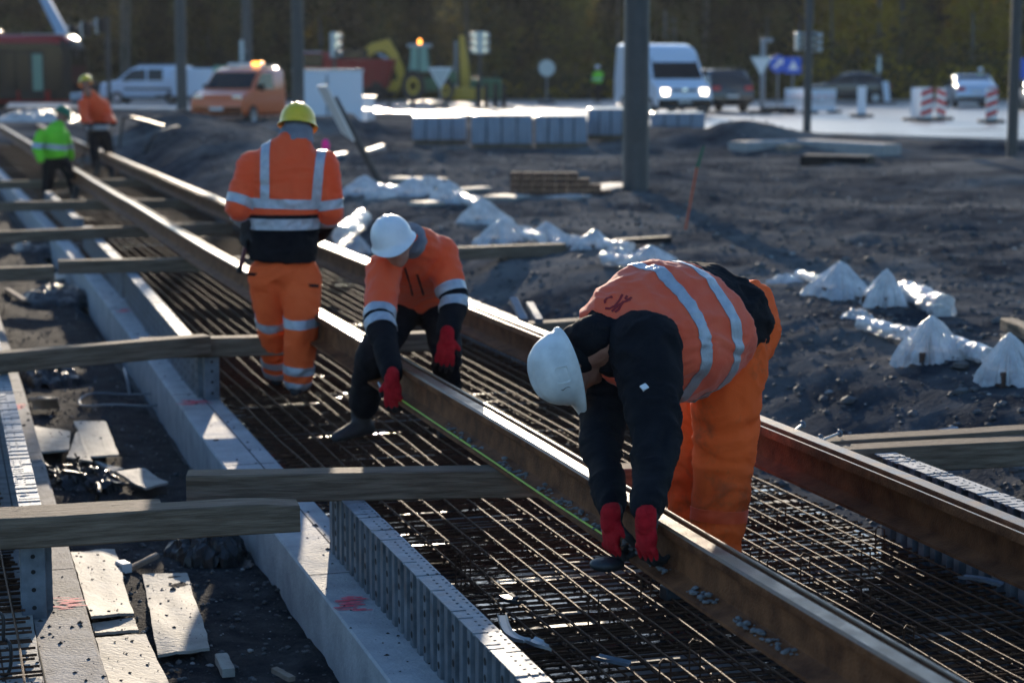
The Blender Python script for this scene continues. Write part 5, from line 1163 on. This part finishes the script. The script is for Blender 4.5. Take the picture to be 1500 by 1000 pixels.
wbox(r, 'roof_lamp', g(446, 86, 106)+Vector((.2, 0, .25)), (1.4, .5, .22), M['signwhite'])
for x in (456, 515, 552):
    for s in (-1, 1): q = MB(); q.lathe([(.2, -.15), (.5, -.15), (.52, 0), (.5, .15), (.2, .15)], onroad(x, 150, 106)+Vector((0, s*.95, .5)), 20, rot=Matrix.Rotation(math.pi/2, 3, 'X')); q.wbuild('wheel', M['tyre'], r)
r = root('loader_tractor', onroad(622, 152, 104), 'green tractor with pale glass cab and a lit orange beacon on its roof', 'tractor')
c = onroad(622, 152, 104); wbox(r, 'chassis', c+Vector((.3, 0, .9)), (3.2, .9, .7), M['pgreen']); wbox(r, 'bonnet', c+Vector((1.5, 0, 1.25)), (1.5, .9, .7), M['pgreen'], b=.12)
mb = MB(); q = c+Vector((-.3, 0, 1.55)); mb.hexa([q+Vector(p) for p in ((-.85, -.75, 0), (.75, -.75, 0), (.75, .75, 0), (-.85, .75, 0), (-.65, -.68, 1.25), (.6, -.68, 1.25), (.6, .68, 1.25), (-.65, .68, 1.25))]); mb.wbuild('cab_glass', M['glasslt'], r, bevel=.03)
for x in (-.75, -.05, .68):
    for s in (-.74, .74): tubeobj(r, 'cab_pillar', [q+Vector((x, s, 0)), q+Vector((x*.86, s*.92, 1.28))], .055, M['plastic'], 6)
wbox(r, 'cab_roof', q+Vector((-.03, 0, 1.32)), (1.7, 1.6, .16), M['signback'], b=.06); q2 = MB(); q2.lathe([(.10, 0), (.12, .06), (.11, .2), (.03, .26)], q+Vector((.0, -.3, 1.40)), 12); q2.wbuild('beacon', M['beacon'], r)
for x, rr in ((-.75, .82), (1.5, .58)):
    for s in (-1, 1):
        q2 = MB(); q2.lathe([(rr*.5, -.2), (rr*.95, -.2), (rr, -.1), (rr, .1), (rr*.95, .2), (rr*.5, .2)], c+Vector((x, s*.85, rr)), 24, rot=Matrix.Rotation(math.pi/2, 3, 'X')); w_ = q2.wbuild('wheel', M['tyre'], r)
        q2 = MB(); q2.lathe([(.05, .18), (rr*.45, .15), (rr*.55, .205), (rr*.3, .2)], c+Vector((x, s*.85, rr))-r.location, 18, rot=Matrix.Rotation(-s*math.pi/2, 3, 'X')); q2.build('rim', M['pyellow'], w_)
r.scale = (.74, .8, 1)
r = root('drill_mast', onroad(682, 152, 108), 'upright yellow boom left of the three-lamp traffic signal', 'drill mast'); boom(r, 'boom', [(g(684, 146, 108), .5), (g(680, 90, 108), .45), (g(676, 52, 108), .25)], .4, M['pyellow']); tubeobj(r, 'ram', [g(668, 140, 108), g(668, 60, 108)], .10, M['steel']); wbox(r, 'foot', onroad(684, 150, 108)+Vector((0, 0, .35)), (2.2, 1.5, .7), M['pyellow'], b=.1)
wbox(r, 'engine_box', g(712, 130, 108), (1.7, 1.4, 1.1), M['pgreen'], b=.1)
r = root('lorry_boom', onroad(110, 152, 100), 'light blue lattice-free crane boom slanting up behind the bus', 'crane'); boom(r, 'boom', [(g(128, 140, 100), .5), (g(112, 100, 100), .6), (g(88, 42, 100), .5), (g(62, -8, 100), .4)], .5, M['pblue']); wbox(r, 'turret', onroad(130, 150, 100)+Vector((0, 0, .5)), (1.6, 1.6, 1.0), M['plastic'], b=.1)
part_ = wbox(r, 'work_lamp', g(116, 73, 100), (.35, .3, .3), M['signwhite'], b=.08)
r = root('digger_cab', onroad(330, 152, 88), 'small machine cab with greenish glass behind the orange crew van', 'machine cab'); c = g(334, 112, 88); wbox(r, 'cab_glass', c, (1.15, 1.2, .95), M['glasslt'], b=.08); wbox(r, 'cab_roof', c+Vector((0, 0, .52)), (1.2, 1.25, .09), M['plastic']); wbox(r, 'base', c-Vector((.1, 0, .95)), (1.3, 1.4, .95), M['pred'], b=.06)
# ---- pallets of paving stones wrapped in film
M['film'] = mat('wrapped grey pavers', (.13, .17, .23), .45, col2=(.20, .25, .33), scale=2, bump=.5, bscale=14, stretch=(8, 8, 1)); M['filmtop'] = mat('film on top of pavers', (.55, .56, .56), .22, col2=(.7, .7, .7), scale=4, bump=.4, bscale=10, rvar=.1)
def pallet(label, x0, x1, yb, yt, Y, d=1.0):
    c = at((x0+x1)/2, yb, Y); w = (x1-x0)*Y/F_PX; h = (yb-yt)*Y/F_PX; c.z = max(c.z, gz(c.x, c.y)-.05); r = root('paver_pallet', c, label, 'paver pallet', 'film wrapped pallets of pavers', R(random.uniform(-3, 3)))
    q = MB()
    for y in (-.42, 0, .42): q.box((0, y, .05), (w*.98, .10, .09))
    q.box((0, 0, .115), (w, d, .03)); q.build('pallet', M['wood'], r)
    n = 12; q = MB(); rings = []
    for z, k in ((.13, 1.0), (.18, 1.01), (h*.5, 1.0), (h*.93, 1.0), (h, .97)):
        rings.append([Vector((w/2*k*px_+.012*MN.noise((i*.9, z*7, x0)), d/2*k*py_+.012*MN.noise((i*.9, z*7, x0+5)), z)) for i, (px_, py_) in enumerate([(-1+2*i/n, -1) for i in range(n)]+[(1, -1+2*i/n) for i in range(n)]+[(1-2*i/n, 1) for i in range(n)]+[(-1, 1-2*i/n) for i in range(n)])])
    q.loft(rings); q.build('wrapped_stack', M['film'], r, smooth=30)
    q = MB(); k = 10; vs = [Vector((w*.5*(-1+2*i/k), d*.5*(-1+2*j/k), h+.012+.012*MN.noise((i*1.3, j*1.3, x0)))) for i in range(k+1) for j in range(k+1)]
    q.add(vs, [(i*(k+1)+j, (i+1)*(k+1)+j, (i+1)*(k+1)+j+1, i*(k+1)+j+1) for i in range(k) for j in range(k)]); q.build('top_film', M['filmtop'], r, smooth=30, solid=.01)
    for i in range(1, 4):
        q = MB(); q.box((-w/2+w*i/4, -d/2-.012, h*.55), (.02, .012, h*.86)); q.build('strap', M['plastic'], r)
pallet('film wrapped paver pallet, leftmost of the row on the dirt', 606, 682, 212, 171, 46)
pallet('film wrapped paver pallet, widest of the row', 692, 779, 218, 169, 44)
pallet('film wrapped paver pallet in the middle of the row', 784, 858, 217, 170, 44)
pallet('film wrapped paver pallet partly hidden by the left side of the big mast', 861, 928, 214, 169, 45)
pallet('film wrapped paver pallet just right of the big mast', 953, 1030, 208, 166, 47)
# ---- masts and poles
def mast(label, x0, x1, yb, Y, H, name='line_mast', taper=.85, plate=False, ring=False):
    c = at((x0+x1)/2, yb, Y); rr = (x1-x0)/2*Y/F_PX; z0 = min(c.z, gz(c.x, c.y)); r = root(name, Vector((c.x, c.y, z0)), label, 'mast', 'dark masts along the site')
    q = MB(); q.lathe([(rr*1.02, 0), (rr, .02), (rr*(1+taper)/2, H*.5), (rr*taper, H)], n=28); q.build('mast_tube', M['mast'], r, smooth=40)
    if plate: q = MB(); q.lathe([(rr*1.9, -.05), (rr*1.9, .05), (rr*1.05, .055)], n=28); q.build('foot_ring', M['kerb'], r)
    q = MB(); q.box((0, -rr*1.0, .9), (rr*.7, .02, .35)); q.build('hatch', M['mast'], r, bevel=.004)
    return r
mast('thickest dark mast, standing right of the middle between pallets and dirt', 912, 950, 277, 28.5, 9, plate=False)
mast('slim dark mast on the left, in front of the small white van', 259, 275, 168, 62, 11, plate=True)
mast('dark mast right of the orange crew van, behind the yellow helmet', 429, 447, 205, 52, 11, plate=True)
mast('slim far mast with a pale plate left of the orange van cab', 356, 371, 150, 104, 14)
mast('dark mast before the white barrier fence carrying a traffic signal', 1176, 1188, 197, 50, 9)
mast('dark mast near the right edge of the picture', 1474, 1490, 237, 36.5, 9)
r = root('pole_plate', at(354, 75, 103), 'pale vertical plate on the slim far mast', 'plate'); wbox(r, 'plate', at(354, 75, 103), (.22, .05, 1.1), M['signback'], b=.01); wbox(r, 'bracket', at(358, 75, 103.1), (.3, .05, .06), M['steel'], b=.01)
# ---- traffic signals
def signal(label, x, yt, yb, Y, ground=True, vis='right', w=.34, lit=(), pole=True):
    s = F_PX/Y; h = (yb-yt)/s; c = at(x, (yt+yb)/2, Y); r = root('traffic_signal', Vector((c.x, c.y, .335)), label, 'traffic light', 'traffic signals'); wbox(r, 'housing', c, (w, .30, h), M['signback'], b=.03)
    for k in range(3):
        z = c.z+h/2-h*(k+.5)/3
        for sx in ((1,) if vis == 'right' else (-1, 1)):
            q = MB(); q.tube([Vector((c.x+sx*w*.45, c.y-.02, z)), Vector((c.x+sx*(w*.45+.22), c.y-.02, z-.02))], [h*.13, h*.12], 12); q.wbuild('visor', M['signback'], r)
            q = MB(); q.lathe([(.01, 0), (h*.10, .01), (h*.10, .03)], Vector((c.x+sx*w*.47, c.y-.16, z)), 14, rot=Matrix.Rotation(math.pi/2, 3, 'X')); q.wbuild('lens', M['chrome'] if k in lit else M['plastic'], r)
    if pole: tubeobj(r, 'pole', [Vector((c.x, c.y+.22, .335)), Vector((c.x, c.y+.22, c.z+h*.4))], .07, M['mast'])
    return r
signal('grey traffic signal with two bright spots, left of the excavator', 489, 48, 84, 96, lit=(0, 1))
signal('double traffic signal with pale visors on both sides, near the picture centre', 703, 47, 79, 93, vis='both', w=.5, lit=(0, 1, 2))
signal('dark traffic signal left of the fence mast', 1169, 47, 74, 56, w=.16, pole=False); signal('traffic signal right of the fence mast, turned sideways', 1189, 47, 77, 56, w=.14, pole=False)
r = root('signal_gantry', at(128, 48, 90), 'gantry arm with three dark lamp boxes right of the bus roof', 'gantry'); tubeobj(r, 'arm', [at(98, 46, 90), at(156, 30, 90)], .06, M['steel'], 8); tubeobj(r, 'pole', [Vector((at(157, 30, 90).x, 90, .335)), at(157, 26, 90)], .09, M['mast'], 10)
for x, y in ((107, 48), (127, 43), (149, 37)): wbox(r, 'lamp_box', at(x, y, 89.8), (.36, .25, .62), M['plastic'], b=.04); wbox(r, 'back_plate', at(x-7, y+1, 89.9), (.16, .03, .7), M['signback'], b=.01)
# ---- signs
def post_sign(label, x, yt, yb, Y, shape, face, border=None, sz=None, base=True, cat='traffic sign', symbol=None, zg=.335):
    c = at(x, (yt+yb)/2, Y); h = (yb-yt)*Y/F_PX; r = root('traffic_sign', Vector((c.x, c.y, zg)), label, cat); tubeobj(r, 'post', [Vector((c.x, c.y+.06, zg)), Vector((c.x, c.y+.06, c.z+h*.55))], .032, M['steel'])
    def outline(k):
        if shape == 'tri': return [(-h*.56*k, h*.46*k), (h*.56*k, h*.46*k), (0, -h*.52*k)]
        if shape == 'round': return [(h/2*k*math.cos(a), h/2*k*math.sin(a)) for a in [2*math.pi*i/28 for i in range(28)]]
        if shape == 'slim': return [(-h*.14*k, -h/2*k), (h*.14*k, -h/2*k), (h*.10*k, h/2*k), (-h*.10*k, h/2*k)]
        return [(-h/2*k, -h/2*k), (h/2*k, -h/2*k), (h/2*k, h/2*k), (-h/2*k, h/2*k)]
    q = MB(); q.prism([c+Vector((a, 0, b)) for a, b in outline(1)], (0, .03, 0)); pl = q.wbuild('sign_plate', border or face, r, smooth=0)
    q = MB(); q.prism([c+Vector((a, -.004, b)) for a, b in outline(.80 if border else .94)], (0, .003, 0)); q.wbuild('sign_face', face, r, smooth=0)
    if symbol:
        for i, pl_ in enumerate(symbol): q = MB(); q.prism([c+Vector((a*h, -.009-.001*i, b*h)) for a, b in pl_], (0, .003, 0)); q.wbuild('symbol', M['signwhite'], r, smooth=0)
    if base: q = MB(); q.box(Vector((c.x, c.y, zg+.05)), (.85, .45, .10)); q.wbuild('base_plate', M['tyre'], r, bevel=.02)
    return r
post_sign('pale triangular yield sign seen before the green tractor', 645, 98, 130, 92, 'tri', M['signback'], M['signwhite'])
post_sign('small pale roundish sign on a post left of the green-vested person', 801, 88, 112, 98, 'round', M['signback'])
y_ = post_sign('large pale triangular yield sign left of two blue signs', 1115, 82, 111, 78, 'tri', M['signwhite'], M['signback'])
post_sign('round blue sign with a white slanting arrow', 1140, 81, 107, 79, 'round', M['signblue'], symbol=[[(-.26, -.14), (-.14, -.26), (.16, .06), (.06, .18)], [(.28, .28), (-.06, .24), (.24, -.06)]])
post_sign('square blue sign with a white walking figure in a triangle shape', 1162, 84, 108, 79.3, 'square', M['signblue'], symbol=[[(-.30, -.25), (.30, -.25), (0, .32)]])
r = root('street_arm', Vector((at(1118, 70, 80).x, 80, .335)), 'grey post with a short arm above the yield sign', 'post'); tubeobj(r, 'post', [Vector((at(1118, 70, 80).x, 80, .335)), at(1118, 58, 80)], .10, M['steel']); wbox(r, 'arm', at(1123, 59, 80), (.5, .2, .16), M['steel'], b=.02)
post_sign('blue sign cut by the right edge of the picture', 1499, 86, 116, 84, 'square', M['signblue'])
post_sign('narrow pale sign seen edge on above the dark car', 1288, 82, 106, 104, 'slim', M['signback'])
# ---- barriers and beacons
def barrier(label, x0, x1, yt, yb, Y):
    A, B = at(x0, yb, Y), at(x1, yb, Y+.8); A.z = B.z = .335; h = (yb-yt)*Y/F_PX; d = (B-A); L = d.length; d.normalize(); n_ = Vector((-d.y, d.x, 0)); r = root('barrier_fence', (A+B)/2, label, 'barrier', 'white barrier fence panels'); up = Vector((0, 0, 1))
    def bar(nm, a, b, z0, z1, t, m, off=0): q = MB(); P0, P1 = A+d*a+n_*off, A+d*b+n_*off; q.hexa([P0+up*z0-n_*t, P1+up*z0-n_*t, P1+up*z0+n_*t, P0+up*z0+n_*t, P0+up*z1-n_*t, P1+up*z1-n_*t, P1+up*z1+n_*t, P0+up*z1+n_*t]); q.wbuild(nm, m, r, bevel=.008)
    bar('top_panel', 0, L, h*.62, h, .03, M['pwhite']); bar('bottom_rail', 0, L, h*.08, h*.28, .03, M['pwhite'])
    n = 12
    for i in range(n): bar('slat', L*(i+.15)/n, L*(i+.62)/n, h*.28, h*.62, .016, M['pwhite'])
    for i in range(4): bar('stripe', L*(i*.25+.03), L*(i*.25+.13), h*.66, h*.72, .004, M['signred'], -.031)
    for a in (.06, L-.06): bar('foot', a-.12, a+.12, 0, h*.1, .30, M['tyre'])
barrier('white barrier fence panel left of the fence mast', 1150, 1184, 122, 158, 77); barrier('white barrier fence panel right of the fence mast', 1186, 1224, 122, 157, 77)
def beacon(label, x, yt, yb, Y, wpx, stripes=None, yaw=0, lean=0):
    c = at(x, yb, Y); c.z = .335; h = (yb-yt)*Y/F_PX; w = wpx*Y/F_PX; r = root('guide_beacon', c, label, 'guide beacon', 'upright guide beacons on the road', yaw); q = MB(); q.box((0, 0, .05), (.80, .42, .10)); q.build('base_plate', M['tyre'], r, bevel=.02)
    q = MB(); q.hexa([Vector(p) for p in ((-w/2, -.03, .1), (w/2, -.03, .1), (w/2, .03, .1), (-w/2, .03, .1), (-w/2+lean, -.03, h), (w/2+lean, -.03, h), (w/2+lean, .03, h), (-w/2+lean, .03, h))]); q.build('blade', M['signwhite'] if stripes else M['pwhite'], r, bevel=.01)
    if stripes:
        n = 3
        for i in range(n):
            z0 = .14+(h-.14)*i/n; dz = (h-.14)/n; a = stripes*dz*.45; poly = [(-w/2, z0+dz*.25-a*.5), (w/2, z0+dz*.25+a*.5), (w/2, min(h, z0+dz*.75+a*.5)), (-w/2, min(h, z0+dz*.75-a*.5))]
            q = MB(); q.prism([Vector((x_, -.034, max(.1, z_))) for x_, z_ in poly], (0, .003, 0)); q.build('stripe', M['signred'], r, smooth=0)
beacon('plain white guide beacon before the dark car', 1262, 118, 162, 71, 13); beacon('plain white guide beacon leaning a little, right of the dark car', 1300, 110, 142, 98, 9, lean=-.12)
beacon('white guide beacon seen from its plain side, left of two striped ones', 1341, 121, 169, 66, 14); beacon('red and white striped guide beacon, left half of the close pair', 1357, 121, 170, 65.5, 17, 1); beacon('red and white striped guide beacon left of the pale saloon', 1378, 122, 168, 67, 14, -1)
beacon('red and white striped guide beacon in front of the right side of the pale saloon', 1452, 124, 173, 63.5, 17, 1)
# low barrier rails across the far road
r = root('low_rail', Vector((at(640, 158, 88).x, 88, .335)), 'low dark rail with posts across the bright road behind the pallets', 'railing')
tubeobj(r, 'rail_bar', [at(556, 158.5, 88), at(640, 158, 88), at(752, 157.5, 88)], .06, M['plastic'], 8)
for x in (570, 605, 700, 712, 726, 738): tubeobj(r, 'post', [Vector((at(x, 158, 88).x, 88, .34)), at(x, 150 if x < 700 else 122, 88)], .06 if x < 700 else .10, M['plastic'], 8)
for i, (x0, x1, y0, y1, Y) in enumerate(((1080, 1175, 218, 214, 43), (1160, 1306, 214, 222, 43.5))): stick('stone_slab', ('pale stone kerb lying before the road beside the dark earth mound', 'long pale stone kerb lying before the road, right of the fence mast')[i], 'kerb stone', un(x0, y0, .4), un(x1, y1, .4), .5, .3, M['kerb'])
stick('stone_slab', 'short pale block on the dark skid below the long kerb stone', 'block', un(1146, 219, .38), un(1168, 218, .38), .3, .18, M['woodend'])
stick('iron_bar', 'dark skid lying below the pale kerb stones', 'skid', un(1178, 236, .36), un(1276, 238, .36), .5, .24, M['plastic'])
r = root('road_stand', onroad(1110, 156, 75), 'low dark stand lying flat by the yield sign', 'stand'); wbox(r, 'foot', onroad(1112, 155, 75)+Vector((0, 0, .07)), (.9, .5, .10), M['tyre']); wbox(r, 'frame', onroad(1140, 153, 76)+Vector((0, 0, .15)), (1.3, .4, .22), M['plastic'], .1)
# ================================================================== THE WOOD
def tree_proto(seed, H, cw, leaf, ntw, label, crown0=.18):
    rr = random.Random(seed); t = root('tree', (0, 0, 0), label, 'tree', 'autumn trees behind the road'); mb = MB(); lean = rr.uniform(-.05, .05)
    trunk = [Vector((lean*z+.10*MN.noise((z*.3, seed, 0)), .10*MN.noise((z*.3, seed, 7)), z)) for z in [H*i/9 for i in range(10)]]; r0 = H*.02
    mb.tube(trunk, [r0*(1.25 if i == 0 else 1)*(1-.095*i) for i in range(10)], 9); mb.build('trunk', M['bark'], t); lb = MB(); tips = []
    for k in range(22):
        z = H*(crown0*.5+(1-crown0*.5)*(k+rr.random())/22*.95); i = min(8, int(z/H*9)); p = trunk[i]+(trunk[i+1]-trunk[i])*(z/H*9-i); a = rr.uniform(0, 6.28); L = cw*(1-.55*z/H)*rr.uniform(.6, 1.15)
        d = Vector((math.cos(a), math.sin(a), rr.uniform(.2, .8))).normalized(); q = [p, p+d*L*.5, p+d*L+Vector((0, 0, L*.15))]; lb.tube(q, [r0*.34*(1.1-z/H), r0*.2, .012], 5); tips += [q[1], q[2], (q[1]+q[2])/2]
    lb.build('limbs', M['bark'], t, smooth=60); cb = MB()
    for k in range(ntw):
        p = rr.choice(tips)+Vector((rr.gauss(0, cw*.17), rr.gauss(0, cw*.17), rr.gauss(0, cw*.20)))
        if p.z < .3: continue
        n_ = Vector((rr.gauss(0, 1), rr.gauss(0, 1), rr.gauss(0, .6))).normalized(); x = n_.orthogonal().normalized(); y = n_.cross(x); a = rr.uniform(0, 6.28); x, y = x*math.cos(a)+y*math.sin(a), y*math.cos(a)-x*math.sin(a); s = rr.uniform(.10, .24)
        cb.add([p-x*s, p-y*s*.6, p+x*s, p+y*s*.6+n_*s*.2], [(0, 1, 2, 3)], 0)
    cb.build('crown', leaf, t, smooth=0); return t
protos = [tree_proto(1, 6.8, 2.6, M['leaf0'], 3600, ''), tree_proto(2, 7.2, 2.7, M['leaf0'], 4200, ''), tree_proto(3, 6.6, 2.6, M['leaf1'], 3800, ''), tree_proto(4, 6.8, 2.6, M['leaf2'], 3400, ''), tree_proto(5, 7.6, 1.8, M['leaf0'], 900, '', .45)]
LB = ['dark bushy autumn tree in the row behind the road', 'tall dark tree with spreading limbs behind the road', 'olive leaved autumn tree behind the road', 'yellow leaved autumn tree behind the road', 'slender sparsely leaved tree behind the road']
LM = [(-25, 'the red bus, at the left edge of the picture'), (28, 'the roof of the red bus'), (80, 'the light blue boom'), (128, 'the lamp boxes of the gantry'), (185, 'the bonnet of the small white van'), (232, 'the load bay of the small white van'), (267, 'the slim dark mast on the left'), (310, 'the white box trailer'), (363, 'the slim far mast with the pale plate'), (405, 'the orange crew van'), (440, 'the mast beside the orange van'), (487, 'the left traffic signal'), (535, 'the dark red tipper'), (580, 'the bent yellow arm'), (622, 'the green tractor'), (678, 'the upright yellow boom'), (722, 'the double traffic signal'), (765, 'the gap right of the double signal'), (803, 'the small round sign'), (850, 'the gap left of the green vest'), (884, 'the far person in green'), (935, 'the thickest mast'), (990, 'the roof of the white van'), (1050, 'the dark car beside the white van'), (1098, 'the gap left of the yield sign'), (1128, 'the yield sign'), (1160, 'the two blue signs'), (1200, 'the mast with a signal'), (1250, 'the dark car'), (1300, 'the leaning white beacon'), (1345, 'the close pair of striped beacons'), (1390, 'the gap left of the pale saloon'), (1430, 'the pale saloon'), (1475, 'the mast near the right edge'), (1525, 'the blue sign at the right edge')]
LB = ['dark bushy tree', 'tall dark spreading tree', 'olive leaved tree', 'yellow leaved tree', 'slender sparse tree']
rt = random.Random(21); used = set()
for i, (xp, lm) in enumerate(LM):
    j = (rt.choice([0, 1, 4, 1]) if xp < 350 else rt.choice([0, 4, 1, 2]) if xp < 700 else rt.choice([1, 0, 4, 2]) if xp < 1150 else [3, 2, 0, 3][i % 4])
    p = at(xp+rt.uniform(-6, 6), 150, 124+rt.uniform(-2, 3)); z = gz(p.x, p.y, False)-.1; s = rt.uniform(.85, 1.12)
    t = protos[j] if j not in used else copy_tree(protos[j]); used.add(j); t.location = (p.x, p.y, z); t.rotation_euler.z = rt.uniform(0, 6.28); t.scale = (s, s, s*rt.uniform(.9, 1.1)); t['label'] = LB[j]+' behind '+lm; t['group'] = 'trees behind the road'
for j, t in enumerate(protos):
    if j not in used: [bpy.data.objects.remove(o) for o in list(t.children)]; bpy.data.objects.remove(t)
# undergrowth along the edge of the wood and the far wooded slope
def leafmass(name, boxes, m, seed):
    rr = random.Random(seed); mb = MB()
    for (x0, x1, y0, y1, z0, z1, n, s0) in boxes:
        for _ in range(n):
            x = rr.uniform(x0, x1); y = rr.uniform(y0, y1); hh = (z1-z0)*(.45+.75*abs(MN.noise((x*.25, y*.2, seed)))); z = gz(x, y, False)+z0+hh*rr.random(); p = Vector((x, y, z)); n_ = Vector((rr.gauss(0, 1), rr.gauss(0, 1), rr.gauss(0, .6))).normalized(); a = n_.orthogonal().normalized(); b = n_.cross(a); s = s0*rr.uniform(.5, 1.2)
            mb.add([p-a*s, p-b*s*.6, p+a*s, p+b*s*.6], [(0, 1, 2, 3)])
    return tag(mb.build(name, m, smooth=0), kind='stuff')
leafmass('undergrowth', [(-45, 45, 113.5, 119, 0, 2.4, 16000, .22), (8, 42, 114, 120, .2, 4.5, 5000, .22)], M['leafd'], 4)
leafmass('yellow_undergrowth', [(16, 40, 112.8, 114.5, 0, 3.4, 1500, .16), (-8, 14, 112.8, 114, 0, 1.4, 300, .16)], M['leaf2'], 5)
leafmass('far_wood', [(-75, 75, 130, 175, 0, 8.5, 34000, .45)], M['leaf0'], 6)
leafmass('far_yellow_wood', [(22, 60, 128, 150, 0, 7, 5000, .35), (-14, 4, 129, 150, 0, 6, 900, .35), (-40, -28, 129, 150, 0, 6, 700, .35)], M['leaf1'], 7)
rr_ = random.Random(5); mb = MB()
for k in range(110):
    x = rr_.uniform(-62, 62); y = rr_.uniform(119, 132); z = gz(x, y, False); h = rr_.uniform(4.5, 7.5); l = rr_.uniform(-.3, .3); r0 = rr_.uniform(.07, .22); mb.tube([Vector((x, y, z-.1)), Vector((x+l*.5, y, z+h*.5)), Vector((x+l, y, z+h))], [r0, r0*.8, r0*.4], 7)
tag(mb.build('far_trunks', M['bark']), kind='stuff')
# ================================================================== THE AIR
hm = bpy.data.materials.new('haze'); hm.use_nodes = True; nt = hm.node_tree; nt.nodes.remove(nt.nodes['Principled BSDF'])
pv = nt.nodes.new('ShaderNodeVolumePrincipled'); pv.inputs['Color'].default_value = (.80, .86, .95, 1); pv.inputs['Density'].default_value = .00014; pv.inputs['Anisotropy'].default_value = .35
nt.links.new(pv.outputs[0], nt.nodes['Material Output'].inputs['Volume'])
mb = MB(); mb.hexa([Vector(p) for p in ((-140, -6, -2), (140, -6, -2), (140, 215, -2), (-140, 215, -2), (-140, -6, 22), (140, -6, 22), (140, 215, 22), (-140, 215, 22))])
tag(mb.build('haze', hm, smooth=0), kind='stuff')
